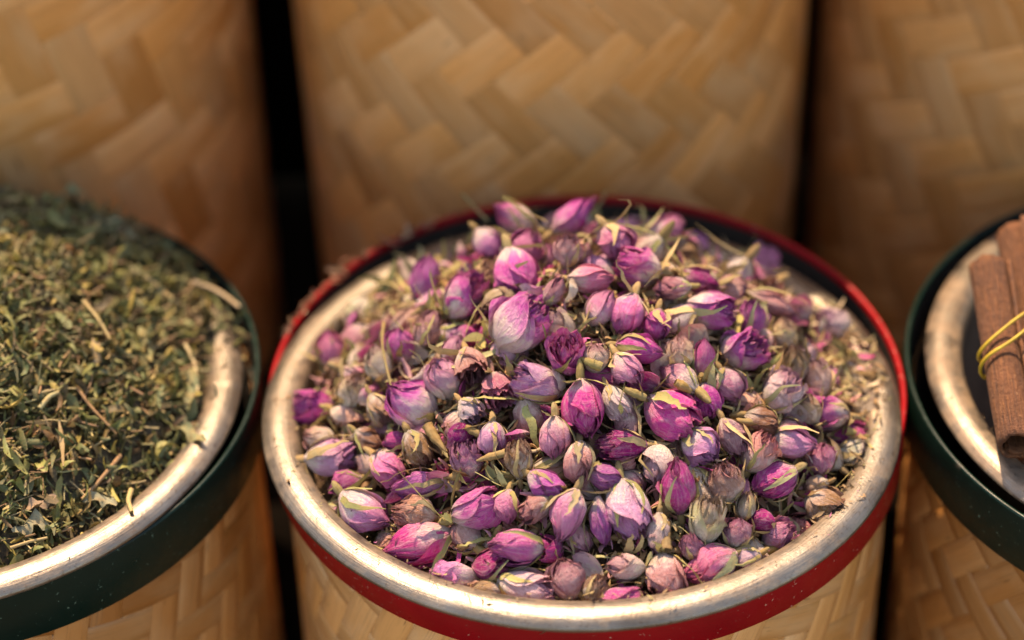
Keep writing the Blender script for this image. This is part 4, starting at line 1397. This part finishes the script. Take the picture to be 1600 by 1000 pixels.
def quill(A, B, r, seed, label, turn=1.55, spin=0.0):
    """rolled bark from A (bottom) to B (top)"""
    r_ = np.random.default_rng(seed)
    A, B = Vector(A), Vector(B)
    ax = (B - A); L = ax.length
    t = empty('cinnamon_stick', A)
    zax = ax.normalized(); yax = SF0(zax)
    xax = yax.cross(zax)
    t.rotation_euler = (Matrix((xax, yax, zax)).transposed() @ Matrix.Rotation(spin, 3, 'Z')).to_euler()
    m, n = 26, 44
    ns = sinnoise(r_, 6, 2.5); ns2 = sinnoise(r_, 6, 9.0)
    zz = np.linspace(0, 1, m)
    V = []; UVs = []
    for j in range(m):
        for k in range(n):
            q = k / (n - 1)
            th = q * 6.283 * turn
            th += .10 * ns(zz[j] * 2, 0)
            # outer spiral winding inward
            rad = r * (1 - .42 * q ** 1.0) * (1 + .07 * ns(q * 4, zz[j] * 1.5) + .022 * ns2(q * 7, zz[j] * 3))
            e = .0022 * ns2(q * 5, 3.3) if j in (0, m - 1) else 0
            V.append((rad * math.cos(th + .25 * zz[j]), rad * math.sin(th + .25 * zz[j]), zz[j] * L + e)); UVs.append((q, zz[j] * L * 20))
    V = np.array(V)
    # inner skin for the thickness of the bark
    W_ = V.copy()
    rr = np.hypot(W_[:, 0], W_[:, 1])
    W_[:, :2] *= ((rr - .0016) / rr)[:, None]
    f = gfaces(n, m)
    F2 = (f + len(V))[:, ::-1]
    rimf = []
    for j in (0, m - 1):
        for k in range(n - 1):
            a, b = j * n + k, j * n + k + 1
            q_ = (a, a + len(V), b + len(V), b)
            rimf.append(q_ if j == 0 else q_[::-1])
    for k in (0, n - 1):
        for j in range(m - 1):
            a, b = j * n + k, (j + 1) * n + k
            rimf.append((a, b, b + len(V), a + len(V)))
    me = mesh_np('bark', np.concatenate([V, W_]), np.concatenate([f, F2, np.array(rimf)]), M_CINN, uv=UVs + UVs)
    link('bark', me, t)
    tag(t, label, 'cinnamon stick', 'cinnamon sticks tied in a bundle')
    return t


ax_b = on_plane(1588, 690, H + .016); ax_t = on_plane(1541, 412, H + .036)
AX = (ax_t - ax_b).normalized()
SX = AX.cross(-FWD).normalized()            # sideways on screen
if SX.dot(RIGHT) < 0: SX = -SX
SF = SX.cross(AX)                            # towards the viewer
if SF.dot(FWD) > 0: SF = -SF
a0 = ax_b + AX * -.002
KL = (ax_t - ax_b).length / .076
specs = [  # sideways, towards viewer, start, length, radius
    (.0008, 0, 0, .076, .0106, 'leftmost cinnamon stick of the bundle, its dark open end near the front rim'),
    (.0190, -.0065, .006, .0895, .0128, 'tall thick cinnamon stick rising behind the leftmost one'),
    (.0205, .0110, -.006, .072, .0085, 'cinnamon stick in the front of the bundle at the photo edge'),
    (.0370, .0000, .002, .082, .0105, 'outer cinnamon stick on the far right of the bundle'),
]
for k, (sx_, sf_, s0, ln, rr_, lab) in enumerate(specs):
    A = a0 + SX * sx_ + SF * sf_ + AX * s0 * KL
    quill(A, A + AX * ln * KL, rr_, 300 + k, lab, spin=(2.2, 1.2, 1.9, .5)[k])


def band(s0, slope, label, rad=.0009, phase=0.0):
    """rubber band: convex outline around the sticks' circles, in a plane slanted by slope"""
    pts = []
    for (sx_, sf_, _, _, rr_, _) in specs:
        for a in np.linspace(0, 6.283, 24, endpoint=False):
            pts.append((sx_ + (rr_ * 1.0 + rad * .15) * math.cos(a), sf_ + (rr_ * 1.0 + rad * .15) * math.sin(a)))
    pts = sorted(set(pts))
    def half(ps):
        h = []
        for p in ps:
            while len(h) > 1 and (h[-1][0] - h[-2][0]) * (p[1] - h[-2][1]) - (h[-1][1] - h[-2][1]) * (p[0] - h[-2][0]) <= 0: h.pop()
            h.append(p)
        return h[:-1]
    hull = half(pts) + half(pts[::-1])
    hull.append(hull[0])
    hull = np.array(hull)
    d = np.concatenate([[0], np.cumsum(np.hypot(*np.diff(hull, axis=0).T))])
    q = np.linspace(0, d[-1], 90, endpoint=False)
    X = np.interp(q, d, hull[:, 0]); Y = np.interp(q, d, hull[:, 1])
    n = 8
    C = [np.array(a0 + SX * float(x) + SF * float(y) + AX * (s0 + slope * float(x) + .0006 * math.sin(5 * k / 90 * 6.283 + phase))) for k, (x, y) in enumerate(zip(X, Y))]
    C = np.array(C)
    V = []
    for k in range(90):
        T = C[(k + 1) % 90] - C[k - 1]; T /= np.linalg.norm(T)
        a = np.array(AX); b = np.cross(T, a)
        for j in range(n):
            th = 6.283 * j / n
            V.append(C[k] + a * rad * math.cos(th) + b * rad * .8 * math.sin(th))
    F = []
    for k in range(90):
        for j in range(n):
            F.append((k * n + j, k * n + (j + 1) % n, ((k + 1) % 90) * n + (j + 1) % n, ((k + 1) % 90) * n + j))
    o = link('rubber_band', mesh_np('rubber_band', V, F, M_BAND))
    tag(o, label, 'rubber band', 'yellow rubber bands round the cinnamon')


band(.0415 * KL, .55, 'upper yellow rubber band round the cinnamon sticks')
band(.0355 * KL, .50, 'lower yellow rubber band round the cinnamon sticks', phase=2.0)

for k, (bx, by, tx, ty, tz, rr_, lab) in enumerate([
    (-.060, -.050, -.040, -.020, -.012, .0085, 'loose cinnamon stick standing in the shade of the tin under the bundle'),
    (-.030, -.062, -.022, -.040, -.010, .0090, 'loose cinnamon stick nearest the front wall inside the tin'),
    (-.020, .050, -.010, .030, .008, .0095, 'loose cinnamon stick leaning at the back under the tied bundle'),
    (.020, -.020, .010, .000, .000, .0100, 'loose cinnamon stick standing in the middle of the tin'),
    (.045, .035, .030, .025, .004, .0090, 'loose cinnamon stick standing far right in the tin')]):
    quill((RB.x + bx, RB.y + by, H - .118), (RB.x + tx, RB.y + ty, H + tz), rr_, 340 + k, lab, spin=k * 1.3)

# broken cinnamon in the bottom of the right bowl
n = 260
r_ = np.random.default_rng(88)
a = r_.uniform(0, 6.283, n); rr = .105 * np.sqrt(r_.uniform(0, 1, n))
P = np.stack([RB.x + rr * np.cos(a), RB.y + rr * np.sin(a), H - .100 + r_.uniform(0, .02, n)], 1)
o = link('cinnamon_chips', scatter(lambda q: leaf_template(q, 6, .4, 1.2), 12, P, None, r_.uniform(.008, .03, n), pick_cols(n, [(.20, .07, .025), (.30, .12, .045)], [1, 1], 5), M_CRUMB, 'cinnamon_chips', 89, .3))
tag(o, 'broken cinnamon chips in the shaded bottom of the right bowl', 'cinnamon chips', kind='stuff')
n = 260
P = rim_points(RB, n, 91, R(90), R(260))
o = link('brown_crumbs', scatter(lambda q: leaf_template(q, 4), 10, P, None, np.abs(np.random.default_rng(5).normal(.0005, .0006, n)) + .0003, pick_cols(n, CR_PAL[:2], [1, 1], 7), M_CRUMB, 'brown_crumbs', 92, .3))
tag(o, 'brown crumbs scattered over the rim of the cinnamon bowl', 'crumbs', kind='stuff')
